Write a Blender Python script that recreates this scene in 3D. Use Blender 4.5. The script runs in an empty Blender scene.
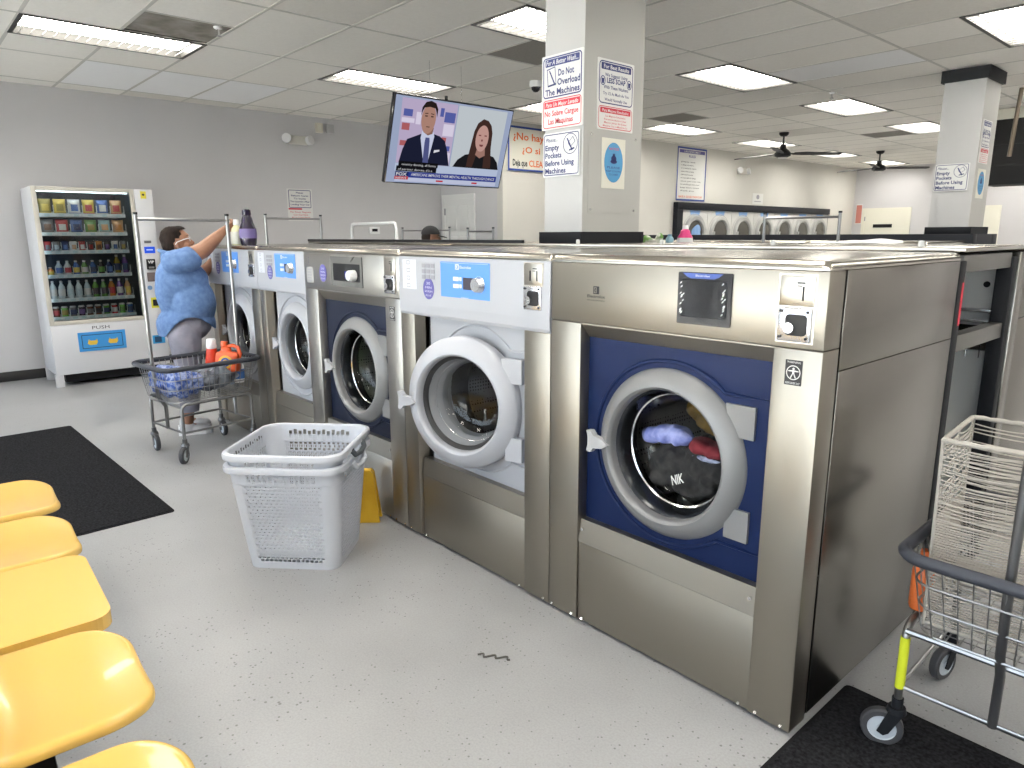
import bpy, bmesh, math, random
from mathutils import Vector, Matrix
random.seed(7)
PI = math.pi
scene = bpy.context.scene
COL = scene.collection
V = Vector

# ------------------------------------------------------------------ helpers
class MB:
    """collects shapes into one mesh"""
    def __init__(self, M=None):
        self.v = []; self.f = []; self.m = []; self.sm = []; self.M = M
    def put(self, vs, fs, mi=0, smooth=False, M=None):
        o = len(self.v)
        T = self.M
        if M is not None: T = (T @ M) if T is not None else M
        for p in vs:
            p = V(p)
            self.v.append(tuple(T @ p) if T is not None else tuple(p))
        for f in fs:
            self.f.append([o + i for i in f]); self.m.append(mi); self.sm.append(smooth)
        return self
    def box(self, x0, y0, z0, x1, y1, z1, b=0.0, mi=0, M=None, seg=2):
        if x0 > x1: x0, x1 = x1, x0
        if y0 > y1: y0, y1 = y1, y0
        if z0 > z1: z0, z1 = z1, z0
        if b <= 0:
            vs = [(x0,y0,z0),(x1,y0,z0),(x1,y1,z0),(x0,y1,z0),(x0,y0,z1),(x1,y0,z1),(x1,y1,z1),(x0,y1,z1)]
            return self.put(vs, [(0,3,2,1),(4,5,6,7),(0,1,5,4),(1,2,6,5),(2,3,7,6),(3,0,4,7)], mi, False, M)
        b = min(b, (x1-x0)/2.01, (y1-y0)/2.01, (z1-z0)/2.01)
        bm = bmesh.new()
        bmesh.ops.create_cube(bm, size=1)
        for v in bm.verts:
            v.co = V(((x0+x1)/2 + v.co.x*(x1-x0), (y0+y1)/2 + v.co.y*(y1-y0), (z0+z1)/2 + v.co.z*(z1-z0)))
        bmesh.ops.bevel(bm, geom=bm.edges[:], offset=b, segments=seg, profile=0.5, affect='EDGES')
        self.bm(bm, mi, True, M); bm.free(); return self
    def bm(self, bm, mi=0, smooth=False, M=None):
        bm.verts.index_update()
        return self.put([v.co.copy() for v in bm.verts], [[v.index for v in f.verts] for f in bm.faces], mi, smooth, M)
    def cyl(self, p0, p1, r0, r1=None, n=16, mi=0, caps=True, smooth=True, M=None):
        r1 = r0 if r1 is None else r1
        p0 = V(p0); p1 = V(p1); d = (p1-p0).normalized()
        a = d.orthogonal().normalized(); b = d.cross(a)
        vs = []
        for p, r in ((p0,r0),(p1,r1)):
            for i in range(n):
                t = 2*PI*i/n; vs.append(p + a*math.cos(t)*r + b*math.sin(t)*r)
        self.put(vs, [(i,(i+1)%n,n+(i+1)%n,n+i) for i in range(n)], mi, smooth, M)
        if caps:
            self.put(vs[:n], [list(range(n))[::-1]], mi, False, M); self.put(vs[n:], [list(range(n))], mi, False, M)
        return self
    def tube(self, pts, r, n=8, closed=False, mi=0, M=None, caps=True):
        pts = [V(p) for p in pts]; k = len(pts)
        tan = []
        for i in range(k):
            if closed: t = pts[(i+1)%k]-pts[i-1]
            elif i == 0: t = pts[1]-pts[0]
            elif i == k-1: t = pts[-1]-pts[-2]
            else: t = (pts[i+1]-pts[i]).normalized()+(pts[i]-pts[i-1]).normalized()
            tan.append(t.normalized())
        a = tan[0].orthogonal().normalized()
        vs = []
        for i in range(k):
            a = (a - tan[i]*a.dot(tan[i]))
            a = a.normalized() if a.length > 1e-6 else tan[i].orthogonal().normalized()
            b = tan[i].cross(a)
            rr = r[i] if isinstance(r,(list,tuple)) else r
            for j in range(n):
                t = 2*PI*j/n; vs.append(pts[i]+a*math.cos(t)*rr+b*math.sin(t)*rr)
        fs = []
        for i in range(k if closed else k-1):
            i2 = (i+1)%k
            for j in range(n): fs.append((i*n+j, i*n+(j+1)%n, i2*n+(j+1)%n, i2*n+j))
        if caps and not closed: fs += [list(range(n))[::-1], [(k-1)*n+j for j in range(n)]]
        return self.put(vs, fs, mi, True, M)
    def lathe(self, prof, n=32, mi=0, M=None, smooth=True, closed=False):
        """prof: (r, z) pairs turned round local z"""
        vs = []
        for r, z in prof:
            for j in range(n):
                t = 2*PI*j/n; vs.append((r*math.cos(t), r*math.sin(t), z))
        k = len(prof); fs = []
        for i in range(k if closed else k-1):
            i2 = (i+1)%k
            for j in range(n): fs.append((i*n+j, i*n+(j+1)%n, i2*n+(j+1)%n, i2*n+j))
        return self.put(vs, fs, mi, smooth, M)
    def prism(self, poly, h0, h1, mi=0, M=None, smooth=False):
        """poly in local xy, raised from z=h0 to h1"""
        n = len(poly)
        ar = sum(poly[i][0]*poly[(i+1)%n][1]-poly[(i+1)%n][0]*poly[i][1] for i in range(n))
        if ar < 0: poly = poly[::-1]
        if h0 > h1: h0, h1 = h1, h0
        vs = [(x,y,h0) for x,y in poly]+[(x,y,h1) for x,y in poly]
        self.put(vs, [list(range(n))[::-1], list(range(n,2*n))], mi, False, M)
        return self.put(vs, [(i,(i+1)%n,n+(i+1)%n,n+i) for i in range(n)], mi, smooth, M)
    def flat(self, poly, z=0, mi=0, M=None):
        return self.put([(x,y,z) for x,y in poly], [list(range(len(poly)))], mi, False, M)
    def ell(self, c, r, n=12, mi=0, M=None, R=None):
        vs = []; fs = []; m = n
        vs.append((0,0,-1))
        for i in range(1, n//2+1):
            ph = -PI/2 + PI*i/(n//2+1)
            for j in range(m):
                t = 2*PI*j/m; vs.append((math.cos(ph)*math.cos(t), math.cos(ph)*math.sin(t), math.sin(ph)))
        vs.append((0,0,1)); k = n//2; top = len(vs)-1
        for j in range(m): fs.append((0,1+(j+1)%m,1+j)); fs.append((top,1+(k-1)*m+j,1+(k-1)*m+(j+1)%m))
        for i in range(k-1):
            for j in range(m): fs.append((1+i*m+j,1+i*m+(j+1)%m,1+(i+1)*m+(j+1)%m,1+(i+1)*m+j))
        S = Matrix.Diagonal((r[0],r[1],r[2])).to_4x4()
        T = Matrix.Translation(V(c)) @ (R.to_4x4() if R else Matrix.Identity(4)) @ S
        return self.put(vs, fs, mi, True, (M @ T) if M is not None else T)
    def cap(self, p0, p1, r0, r1, n=12):
        p0 = V(p0); p1 = V(p1)
        self.cyl(p0,p1,r0,r1,n); self.ell(p0,(r0,)*3,n); self.ell(p1,(r1,)*3,n); return self
    def mesh(self, name):
        me = bpy.data.meshes.new(name)
        me.from_pydata(self.v, [], self.f)
        me.polygons.foreach_set('material_index', self.m)
        me.polygons.foreach_set('use_smooth', self.sm)
        me.update(); return me

def auto_smooth(me, deg=40):
    bm = bmesh.new(); bm.from_mesh(me)
    bmesh.ops.remove_doubles(bm, verts=bm.verts, dist=1e-5)
    lim = math.radians(deg)
    for e in bm.edges:
        if len(e.link_faces) == 2:
            e.smooth = e.calc_face_angle(0) < lim
    bm.to_mesh(me); bm.free()

def obj(name, mb, mats, parent=None, sharp=True):
    me = mb if isinstance(mb, bpy.types.Mesh) else mb.mesh(name)
    if sharp and not isinstance(mb, bpy.types.Mesh) and any(mb.sm): auto_smooth(me)
    for m in (mats if isinstance(mats,(list,tuple)) else [mats]): me.materials.append(m)
    o = bpy.data.objects.new(name, me); COL.objects.link(o)
    if parent is not None: o.parent = parent
    return o
def tag(o, label, cat, group=None):
    o['label'] = label; o['category'] = cat
    if group: o['group'] = group
    return o
def thing(name, label, cat, loc=(0,0,0), rz=0, group=None):
    o = bpy.data.objects.new(name, None); COL.objects.link(o)
    o.empty_display_size = 0.1
    o.location = loc; o.rotation_euler = (0,0,rz)
    return tag(o, label, cat, group)
def struct(name, mb, mats):
    o = obj(name, mb, mats); o['kind'] = 'structure'; return o
def copy_tree(o, parent=None):
    c = o.copy(); COL.objects.link(c)
    if parent is not None: c.parent = parent
    for ch in [k for k in COL.objects if k.parent == o]: copy_tree(ch, c)
    return c
def dup(o, loc, rz, label, group=None):
    c = copy_tree(o); c.location = loc; c.rotation_euler = (0,0,rz); c['label'] = label
    if group: c['group'] = group
    return c
def blob(mb, voxel, smooth=4, name='blob'):
    """fuse overlapping solids into one continuous surface"""
    me = mb.mesh(name); o = bpy.data.objects.new('tmp', me); COL.objects.link(o)
    r = o.modifiers.new('r','REMESH'); r.mode = 'VOXEL'; r.voxel_size = voxel; r.use_smooth_shade = True
    if smooth:
        s = o.modifiers.new('s','SMOOTH'); s.iterations = smooth; s.factor = 0.5
    dg = bpy.context.evaluated_depsgraph_get()
    out = bpy.data.meshes.new_from_object(o.evaluated_get(dg))
    bpy.data.objects.remove(o); out.name = name
    for p in out.polygons: p.use_smooth = True
    return out
def rough_mesh(me, amp, scale, seed=0):
    from mathutils import noise
    for v in me.vertices:
        n = noise.noise_vector(v.co*scale+V((seed*3.1,seed*1.7,seed)))
        v.co += n*amp
    return me
def text(mb, s, x, y, h, w=None, mi=0, align='l', bold=0.0, M=None, shear=0.0, z=0.0):
    """one line of lettering, cap height h, fitted to width w, in the local xy plane"""
    cu = bpy.data.curves.new('t','FONT'); cu.body = s; cu.size = 1.0; cu.offset = bold; cu.resolution_u = 2; cu.shear = shear
    o = bpy.data.objects.new('t', cu)
    me = o.to_mesh()
    vs = [v.co.copy() for v in me.vertices]; fs = [list(p.vertices) for p in me.polygons]
    o.to_mesh_clear(); bpy.data.objects.remove(o); bpy.data.curves.remove(cu)
    if not vs: return
    x0 = min(v.x for v in vs); x1 = max(v.x for v in vs)
    sy = h/0.7; sx = sy if w is None else w/(x1-x0)
    W = (x1-x0)*sx
    ox = {'l':0,'c':-W/2,'r':-W}[align]
    mb.put([(x+ox+(v.x-x0)*sx, y+v.y*sy, z) for v in vs], fs, mi, False, M)
def frame(o, ux, uy):
    ux = V(ux).normalized(); uy = V(uy); uy = (uy-ux*uy.dot(ux)).normalized(); uz = ux.cross(uy)
    return Matrix(((ux.x,uy.x,uz.x,o[0]),(ux.y,uy.y,uz.y,o[1]),(ux.z,uy.z,uz.z,o[2]),(0,0,0,1)))
def rrect(x0,y0,x1,y1,r,n=5):
    out = []
    for cx,cy,a in ((x1-r,y0+r,-PI/2),(x1-r,y1-r,0),(x0+r,y1-r,PI/2),(x0+r,y0+r,PI)):
        for i in range(n+1):
            t = a+PI/2*i/n; out.append((cx+r*math.cos(t), cy+r*math.sin(t)))
    return out
def circ(cx,cy,rx,ry=None,n=24,a0=0,a1=2*PI):
    ry = rx if ry is None else ry
    full = abs(a1-a0-2*PI) < 1e-6
    k = n if full else n+1
    return [(cx+rx*math.cos(a0+(a1-a0)*i/n), cy+ry*math.sin(a0+(a1-a0)*i/n)) for i in range(k)]
def ring2(mb, out, inn, z, mi=0, M=None):
    n = len(out)
    mb.put([(x,y,z) for x,y in out]+[(x,y,z) for x,y in inn], [(i,(i+1)%n,n+(i+1)%n,n+i) for i in range(n)], mi, False, M)

# ------------------------------------------------------------------ materials
def mat(name, col, rough=0.5, metal=0.0, spec=0.5, coat=0.0, emit=None, es=1.0):
    m = bpy.data.materials.new(name); m.use_nodes = True
    b = m.node_tree.nodes['Principled BSDF']
    b.inputs['Base Color'].default_value = (*col,1); b.inputs['Roughness'].default_value = rough
    b.inputs['Metallic'].default_value = metal; b.inputs['Specular IOR Level'].default_value = spec
    b.inputs['Coat Weight'].default_value = coat
    if emit: b.inputs['Emission Color'].default_value = (*emit,1); b.inputs['Emission Strength'].default_value = es
    return m
def nodes(m): return m.node_tree.nodes, m.node_tree.links, m.node_tree.nodes['Principled BSDF']
def noise_col(m, c1, c2, scale=5, detail=4, lo=0.35, hi=0.65, stretch=None, rough=None, bump=0.0, bscale=None, bdist=0.002):
    N, L, b = nodes(m)
    tc = N.new('ShaderNodeTexCoord'); mp = N.new('ShaderNodeMapping'); L.new(tc.outputs['Object'], mp.inputs[0])
    if stretch: mp.inputs['Scale'].default_value = stretch
    n = N.new('ShaderNodeTexNoise'); n.inputs['Scale'].default_value = scale; n.inputs['Detail'].default_value = detail
    L.new(mp.outputs[0], n.inputs['Vector'])
    r = N.new('ShaderNodeValToRGB'); r.color_ramp.elements[0].position = lo; r.color_ramp.elements[1].position = hi
    r.color_ramp.elements[0].color = (*c1,1); r.color_ramp.elements[1].color = (*c2,1)
    L.new(n.outputs['Fac'], r.inputs[0]); L.new(r.outputs[0], b.inputs['Base Color'])
    if rough:
        mr = N.new('ShaderNodeMapRange'); mr.inputs['To Min'].default_value = rough[0]; mr.inputs['To Max'].default_value = rough[1]
        L.new(n.outputs['Fac'], mr.inputs[0]); L.new(mr.outputs[0], b.inputs['Roughness'])
    if bump:
        n2 = N.new('ShaderNodeTexNoise'); n2.inputs['Scale'].default_value = bscale or scale; n2.inputs['Detail'].default_value = 3
        L.new(mp.outputs[0], n2.inputs['Vector'])
        bp = N.new('ShaderNodeBump'); bp.inputs['Strength'].default_value = bump; bp.inputs['Distance'].default_value = bdist
        L.new(n2.outputs['Fac'], bp.inputs['Height']); L.new(bp.outputs[0], b.inputs['Normal'])
    return m
def emission(name, col, s):
    m = bpy.data.materials.new(name); m.use_nodes = True
    N = m.node_tree.nodes; L = m.node_tree.links; N.clear()
    e = N.new('ShaderNodeEmission'); e.inputs[0].default_value = (*col,1); e.inputs[1].default_value = s
    o = N.new('ShaderNodeOutputMaterial'); L.new(e.outputs[0], o.inputs[0]); return m
def glass(name, tint=(1,1,1), ior=1.45, rough=0.02, boost=1.0):
    m = bpy.data.materials.new(name); m.use_nodes = True
    N = m.node_tree.nodes; L = m.node_tree.links; N.clear()
    t = N.new('ShaderNodeBsdfTransparent'); t.inputs[0].default_value = (*tint,1)
    g = N.new('ShaderNodeBsdfGlossy'); g.inputs['Roughness'].default_value = rough
    f = N.new('ShaderNodeFresnel'); f.inputs[0].default_value = ior
    mu = N.new('ShaderNodeMath'); mu.operation = 'MULTIPLY'; mu.inputs[1].default_value = boost; mu.use_clamp = True
    x = N.new('ShaderNodeMixShader'); o = N.new('ShaderNodeOutputMaterial')
    L.new(f.outputs[0], mu.inputs[0]); L.new(mu.outputs[0], x.inputs[0]); L.new(t.outputs[0], x.inputs[1]); L.new(g.outputs[0], x.inputs[2]); L.new(x.outputs[0], o.inputs[0])
    return m
def steel(name, col, rough=0.3, streak=(60,60,0.8), var=0.025):
    m = mat(name, col, rough, 1.0)
    N, L, b = nodes(m)
    tc = N.new('ShaderNodeTexCoord'); mp = N.new('ShaderNodeMapping'); mp.inputs['Scale'].default_value = streak
    L.new(tc.outputs['Object'], mp.inputs[0])
    n = N.new('ShaderNodeTexNoise'); n.inputs['Scale'].default_value = 3; n.inputs['Detail'].default_value = 5; L.new(mp.outputs[0], n.inputs['Vector'])
    n2 = N.new('ShaderNodeTexNoise'); n2.inputs['Scale'].default_value = 2.5; n2.inputs['Detail'].default_value = 3; L.new(tc.outputs['Object'], n2.inputs['Vector'])
    mr = N.new('ShaderNodeMapRange'); mr.inputs['To Min'].default_value = rough-var; mr.inputs['To Max'].default_value = rough+var
    ad = N.new('ShaderNodeMath'); ad.operation = 'ADD'; L.new(n.outputs['Fac'], ad.inputs[0]); L.new(n2.outputs['Fac'], ad.inputs[1])
    hf = N.new('ShaderNodeMath'); hf.operation = 'MULTIPLY'; hf.inputs[1].default_value = 0.5; L.new(ad.outputs[0], hf.inputs[0])
    L.new(hf.outputs[0], mr.inputs[0]); L.new(mr.outputs[0], b.inputs['Roughness'])
    return m
STEEL = steel('brushed steel', (.315,.29,.25), .37, (60,60,.8), .015)
STEEL_H = steel('brushed steel sideways', (.315,.29,.25), .40, (0.8,60,60), .015)
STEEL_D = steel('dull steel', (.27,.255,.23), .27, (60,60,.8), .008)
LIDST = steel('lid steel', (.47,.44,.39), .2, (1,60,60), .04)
CHROME = mat('chrome', (.72,.72,.73), .16, 1.0)
WHITEP = mat('white enamel', (.41,.42,.455), .3)
WHITE = mat('white plastic', (.80,.80,.80), .42)
NAVY = mat('navy enamel', (.006,.015,.062), .42, spec=.15)
SILVERP = mat('silver paint', (.225,.225,.23), .42, .25)
BLACK = mat('black plastic', (.010,.010,.012), .45, spec=.25)
BLACKG = mat('black gloss', (.008,.008,.012), .07)
RUBBER = mat('black rubber', (.02,.02,.022), .6)
DGREY = mat('dark grey paint', (.013,.014,.017), .6, spec=.15)
GREYR = mat('grey rubber bumper', (.045,.049,.062), .5, spec=.3)
BLUEL = mat("light blue label", (.085,.25,.66), .45)
BLUED = mat('deep blue label', (.02,.06,.30), .4)
PURPLE = mat('violet label', (.10,.09,.30), .4)
INK = mat('black ink', (.015,.015,.018), .6)
INKB = mat('blue ink', (.022,.03,.14), .6)
INKR = mat('red ink', (.55,.035,.06), .6)
INKO = mat('orange ink', (.72,.14,.03), .6)
PAPER = mat('white sign board', (.70,.70,.68), .5)
CREAM = mat('cream board', (.68,.66,.57), .5)
GLASS = glass('door glass', (.86,.88,.88), 1.45, .01)
PANE = glass('window pane', (.94,.96,.95), 1.45, .0)
YEL = mat('yellow seat plastic', (.66,.42,.10), .25, coat=.25)
DRUM = mat('drum steel', (.30,.30,.30), .3, 1.0)
def _drum():
    N, L, b = nodes(DRUM)
    tc = N.new('ShaderNodeTexCoord'); v = N.new('ShaderNodeTexVoronoi'); v.inputs['Scale'].default_value = 60; v.inputs['Randomness'].default_value = 0.15
    L.new(tc.outputs['Object'], v.inputs['Vector'])
    r = N.new('ShaderNodeValToRGB'); r.color_ramp.elements[0].position = .22; r.color_ramp.elements[1].position = .30
    r.color_ramp.elements[0].color = (.01,.01,.01,1); r.color_ramp.elements[1].color = (.42,.41,.40,1)
    L.new(v.outputs['Distance'], r.inputs[0]); L.new(r.outputs[0], b.inputs['Base Color'])
_drum()
# ------------------------------------------------------------------ camera
cam = bpy.data.cameras.new('camera'); cam_o = bpy.data.objects.new('camera', cam); COL.objects.link(cam_o)
cam.sensor_width = 36; cam.lens = 698.606*36/1024; cam.clip_start = 0.02
_r = V((.66583007,.74609462,-.00362384)); _u = V((-.1533326,.14158727,.97797861)); _f = V((-.73017767,.65061192,-.20867369))
cam_o.matrix_world = Matrix(((_r.x,_u.x,-_f.x,.8367),(_r.y,_u.y,-_f.y,-1.8845),(_r.z,_u.z,-_f.z,1.52),(0,0,0,1)))
scene.camera = cam_o

# ------------------------------------------------------------------ room shell
XL, XJ, YJ, YB, XR, YF, ZC = -8.249, -6.79, 4.75, 16.2, 5.0, -5.0, 3.063
FLOOR = mat('speckled resin floor', (.5,.5,.49), .33)
def _floor():
    N, L, b = nodes(FLOOR)
    tc = N.new('ShaderNodeTexCoord')
    n1 = N.new('ShaderNodeTexNoise'); n1.inputs['Scale'].default_value = 1.3; n1.inputs['Detail'].default_value = 7; L.new(tc.outputs['Object'], n1.inputs['Vector'])
    r1 = N.new('ShaderNodeValToRGB'); r1.color_ramp.elements[0].position = .3; r1.color_ramp.elements[1].position = .7
    r1.color_ramp.elements[0].color = (.30,.30,.305,1); r1.color_ramp.elements[1].color = (.38,.383,.39,1); L.new(n1.outputs['Fac'], r1.inputs[0])
    n3 = N.new('ShaderNodeTexNoise'); n3.inputs['Scale'].default_value = 140; n3.inputs['Detail'].default_value = 4; L.new(tc.outputs['Object'], n3.inputs['Vector'])
    r3 = N.new('ShaderNodeValToRGB'); r3.color_ramp.elements[0].position = .36; r3.color_ramp.elements[1].position = .62
    r3.color_ramp.elements[0].color = (.90,.895,.88,1); r3.color_ramp.elements[1].color = (1,1,1,1); L.new(n3.outputs['Fac'], r3.inputs[0])
    v = N.new('ShaderNodeTexVoronoi'); v.inputs['Scale'].default_value = 38; L.new(tc.outputs['Object'], v.inputs['Vector'])
    n2 = N.new('ShaderNodeTexNoise'); n2.inputs['Scale'].default_value = 2.2; n2.inputs['Detail'].default_value = 2; L.new(tc.outputs['Object'], n2.inputs['Vector'])
    ad = N.new('ShaderNodeMapRange'); ad.inputs['From Min'].default_value = .35; ad.inputs['From Max'].default_value = .75; ad.inputs['To Min'].default_value = .06; ad.inputs['To Max'].default_value = .20
    L.new(n2.outputs['Fac'], ad.inputs[0])
    lt = N.new('ShaderNodeMath'); lt.operation = 'LESS_THAN'; L.new(v.outputs['Distance'], lt.inputs[0]); L.new(ad.outputs[0], lt.inputs[1])
    sc = N.new('ShaderNodeMath'); sc.operation = 'MULTIPLY'; sc.inputs[1].default_value = .72; L.new(lt.outputs[0], sc.inputs[0])
    m1 = N.new('ShaderNodeMixRGB'); m1.blend_type = 'MULTIPLY'; m1.inputs[0].default_value = 1; L.new(r1.outputs[0], m1.inputs[1]); L.new(r3.outputs[0], m1.inputs[2])
    m2 = N.new('ShaderNodeMixRGB'); L.new(sc.outputs[0], m2.inputs[0]); L.new(m1.outputs[0], m2.inputs[1]); m2.inputs[2].default_value = (.10,.10,.095,1)
    L.new(m2.outputs[0], b.inputs['Base Color'])
    mr = N.new('ShaderNodeMapRange'); mr.inputs['To Min'].default_value = .26; mr.inputs['To Max'].default_value = .5; L.new(n1.outputs['Fac'], mr.inputs[0]); L.new(mr.outputs[0], b.inputs['Roughness'])
_floor()
struct('floor', MB().box(XL-.1,YF-.1,-.08,XR+.1,YB+.1,0), FLOOR)

WALL = noise_col(mat('grey wall paint', (.36,.36,.36), .6), (.55,.54,.55), (.58,.57,.58), 1.2)
WALLB = noise_col(mat('warm grey wall paint', (.40,.39,.36), .6), (.57,.555,.515), (.61,.595,.55), 1.0)
struct('wall_left', MB().box(XL-.12,YF-.1,0,XL,YJ+.12,ZC), WALL)
struct('wall_jog', MB().box(XL,YJ,0,XJ-.12,YJ+.12,ZC), WALL)
struct('wall_dryers', MB().box(XJ-.12,YJ,0,XJ,YB+.12,ZC), WALLB)
struct('wall_back', MB().box(XJ-.12,YB,0,XR+.1,YB+.12,ZC), WALL)
struct('wall_right', MB().box(XR,YF-.1,0,XR+.12,YB,ZC), WALL)
BASEM = mat('black baseboard vinyl', (.016,.015,.015), .5)
struct('baseboard_left', MB().box(XL,YF,0,XL+.012,YJ,.105,.003), BASEM)
struct('baseboard_jog', MB().box(XL+.012,YJ-.012,0,-8.27,YJ,.105).box(-7.35,YJ-.012,0,XJ,YJ,.105), BASEM)
struct('baseboard_dryers', MB().box(XJ,YJ,0,XJ+.012,8.7,.105).box(XJ,15.3,0,XJ+.012,YB,.105), BASEM)

# storefront side: glazed wall behind the photographer
WINX = [(-7.9,-5.2),(-5.0,-2.3),(-2.1,.6),(.8,2.6),(2.8,4.8)]  # last bay added, unseen, to bring more light to the ceiling
fw = MB(); z0, z1 = .12, 2.85
fw.box(XL-.12,YF-.12,0,XR+.12,YF,z0).box(XL-.12,YF-.12,z1,XR+.12,YF,ZC)
xs = [XL-.12]+[v for w in WINX for v in w]+[XR+.12]
for i in range(0,len(xs),2): fw.box(xs[i],YF-.12,z0,xs[i+1],YF,z1)
struct('wall_front', fw, WALL)
ALU = mat('aluminium frame', (.35,.35,.36), .35, .8)
for i,(a,b) in enumerate(WINX):
    f = MB()
    for x in (a,(a+b)/2-.03,b-.06): f.box(x,YF-.09,z0,x+.06,YF-.03,z1,.004)
    f.box(a,YF-.09,z0,b,YF-.03,z0+.06,.004).box(a,YF-.09,z1-.06,b,YF-.03,z1,.004).box(a,YF-.085,1.05,b,YF-.035,1.1,.004)
    w = struct('window_%d'%(i+1), f, ALU)
    p = obj('glass', MB().box(a+.03,YF-.064,z0+.03,b-.03,YF-.058,z1-.03), PANE, w)
    lp = bpy.data.lights.new('daylight portal','AREA'); lp.shape = 'RECTANGLE'; lp.size = b-a; lp.size_y = z1-z0; lp.cycles.is_portal = True
    lo = bpy.data.objects.new('daylight portal', lp); COL.objects.link(lo); lo.location = ((a+b)/2,YF-.13,(z0+z1)/2); lo.rotation_euler = (PI/2,0,0)
    lo.rotation_euler = (-PI/2,0,0)
PAVE = noise_col(mat('bounce_pavement', (.4,.4,.4), .8), (.62,.62,.61), (.72,.71,.69), 3)
struct('bounce_pavement', MB().box(-30,-10.5,-.2,30,YF-.12,-.08), PAVE)  # unseen; made pale to bounce sunlight onto the ceiling
struct('road', MB().box(-60,-60,-.3,60,-10.5,-.12), noise_col(mat('asphalt', (.2,.2,.2), .9), (.17,.17,.17), (.23,.23,.225), 3))  # unseen; kept darker so the steel fronts reflect less glare

# ------------------------------------------------------------------ ceiling
GX, GY, SX, SY = -5.46, -.905, 1.24, .6425
TILE = mat('ceiling tile', (.5,.5,.5), .85)
def tile_mat(name, a, b, sc=40, lo=.3, hi=.7):
    return noise_col(mat(name, a, .9), a, b, sc, 5, lo, hi)
T0 = tile_mat('ceiling tile', (.88,.85,.79), (.92,.89,.83)); T1 = tile_mat('new white ceiling tile', (.93,.925,.92), (.95,.945,.94))
T2 = tile_mat('bare stained ceiling panel', (.14,.125,.105), (.36,.335,.30), 6, .3, .7); T3 = tile_mat('aged ceiling tile', (.75,.72,.66), (.79,.76,.70))
T4 = tile_mat('grey return air panel', (.21,.195,.175), (.25,.235,.21), 60)
FIX = []
for cx in (-6.08,-3.60,-1.12,1.36,3.84):
    for k in range(-1,7):
        y = GY+2.57*k
        if cx < XJ and y > YJ: continue
        FIX.append((cx, y))
SPECIAL = {}
def half(x, y): return (round((x-GX-SX/4)/(SX/2)), round((y-GY-SY/2)/SY))
for x, y, m in ((-5.15,.02,2),(-3.91,2.62,4),(-3.91,10.2,4),(-5.15,6.5,4)): SPECIAL[half(x,y)] = m
ceil = MB()
i0 = math.floor((XL-GX)/(SX/2)); i1 = math.ceil((XR-GX)/(SX/2)); j0 = math.floor((YF-GY)/SY); j1 = math.ceil((YB-GY)/SY)
fixcells = set()
for (x,y) in FIX:
    h = half(x+.31, y+.3); fixcells.add(h); fixcells.add((h[0],h[1]+1))
BR = {(-3,2):1,(-3,3):1,(-3,1):1,(-2,1):1,(-2,2):1,(-4,2):1,(-4,3):1,(-4,1):1,(-4,4):3,(-3,4):3}
for i in range(i0,i1):
    for j in range(j0,j1):
        if (i,j) in fixcells: continue
        a = max(GX+i*SX/2, XL); b = min(GX+(i+1)*SX/2, XR); c = max(GY+j*SY,YF); d = min(GY+(j+1)*SY,YB)
        if b <= a or d <= c: continue
        full = (i//2, j)
        rnd = random.Random(full[0]*131+full[1]*17).random()
        mi = 3 if rnd < .18 else 0
        if (i//2 in (-1,-2)) and 2 <= j <= 4 and False: mi = 1
        if (i,j) in ((-4,2),(-3,2),(-4,3),(-3,3),(-4,1),(-3,1)): mi = 1
        if i//2 == 2 and j == 9: mi = 1
        if (i,j) in SPECIAL: mi = SPECIAL[(i,j)]
        z = ZC + (.0 if mi != 2 else .012)
        ceil.put([(a,c,z),(a,d,z),(b,d,z),(b,c,z)], [(0,1,2,3)], mi)
ceil.box(XL-.12,YF-.12,ZC+.14,XR+.12,YB+.12,ZC+.2,mi=0)
for q in ((XL-.14,YF-.14,XL,YB+.14),(XR,YF-.14,XR+.14,YB+.14),(XL,YF-.14,XR,YF),(XL,YB,XR,YB+.14)): ceil.box(q[0],q[1],ZC+.0005,q[2],q[3],ZC+.15)  # unseen skirts added to keep daylight out above the tiles
struct('ceiling', ceil, [T0,T1,T2,T3,T4])
GRIDM = mat('ceiling grid bars', (.60,.58,.53), .6)
g = MB(); w = .013
for k in range(-3,9):
    x = GX+k*SX
    if XL < x < XR: g.box(x-w,YF,ZC-.002,x+w,YB,ZC+.004)
for j in range(j0+1,j1):
    y = GY+j*SY
    cuts = sorted((fx,fx+.62) for fx,fy in FIX if abs(fy+SY-y) < .05)
    x = XL
    for a,b in cuts+[(XR,XR)]:
        if a > x: g.box(x,y-w,ZC-.002,a,y+w,ZC+.004)
        x = max(x,b)
for fx,fy in FIX:
    xm = fx if abs((fx-GX)/SX-round((fx-GX)/SX)) > .2 else fx+.62
    g.box(xm-w,fy-SY*0,ZC-.002,xm+w,fy+2*SY,ZC+.004)
for (i,j) in SPECIAL:
    x = GX+(i if i%2 else i+1)*SX/2
    g.box(x-w,GY+j*SY,ZC-.002,x+w,GY+(j+1)*SY,ZC+.004)
struct('ceiling_grid', g, GRIDM)

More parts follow.
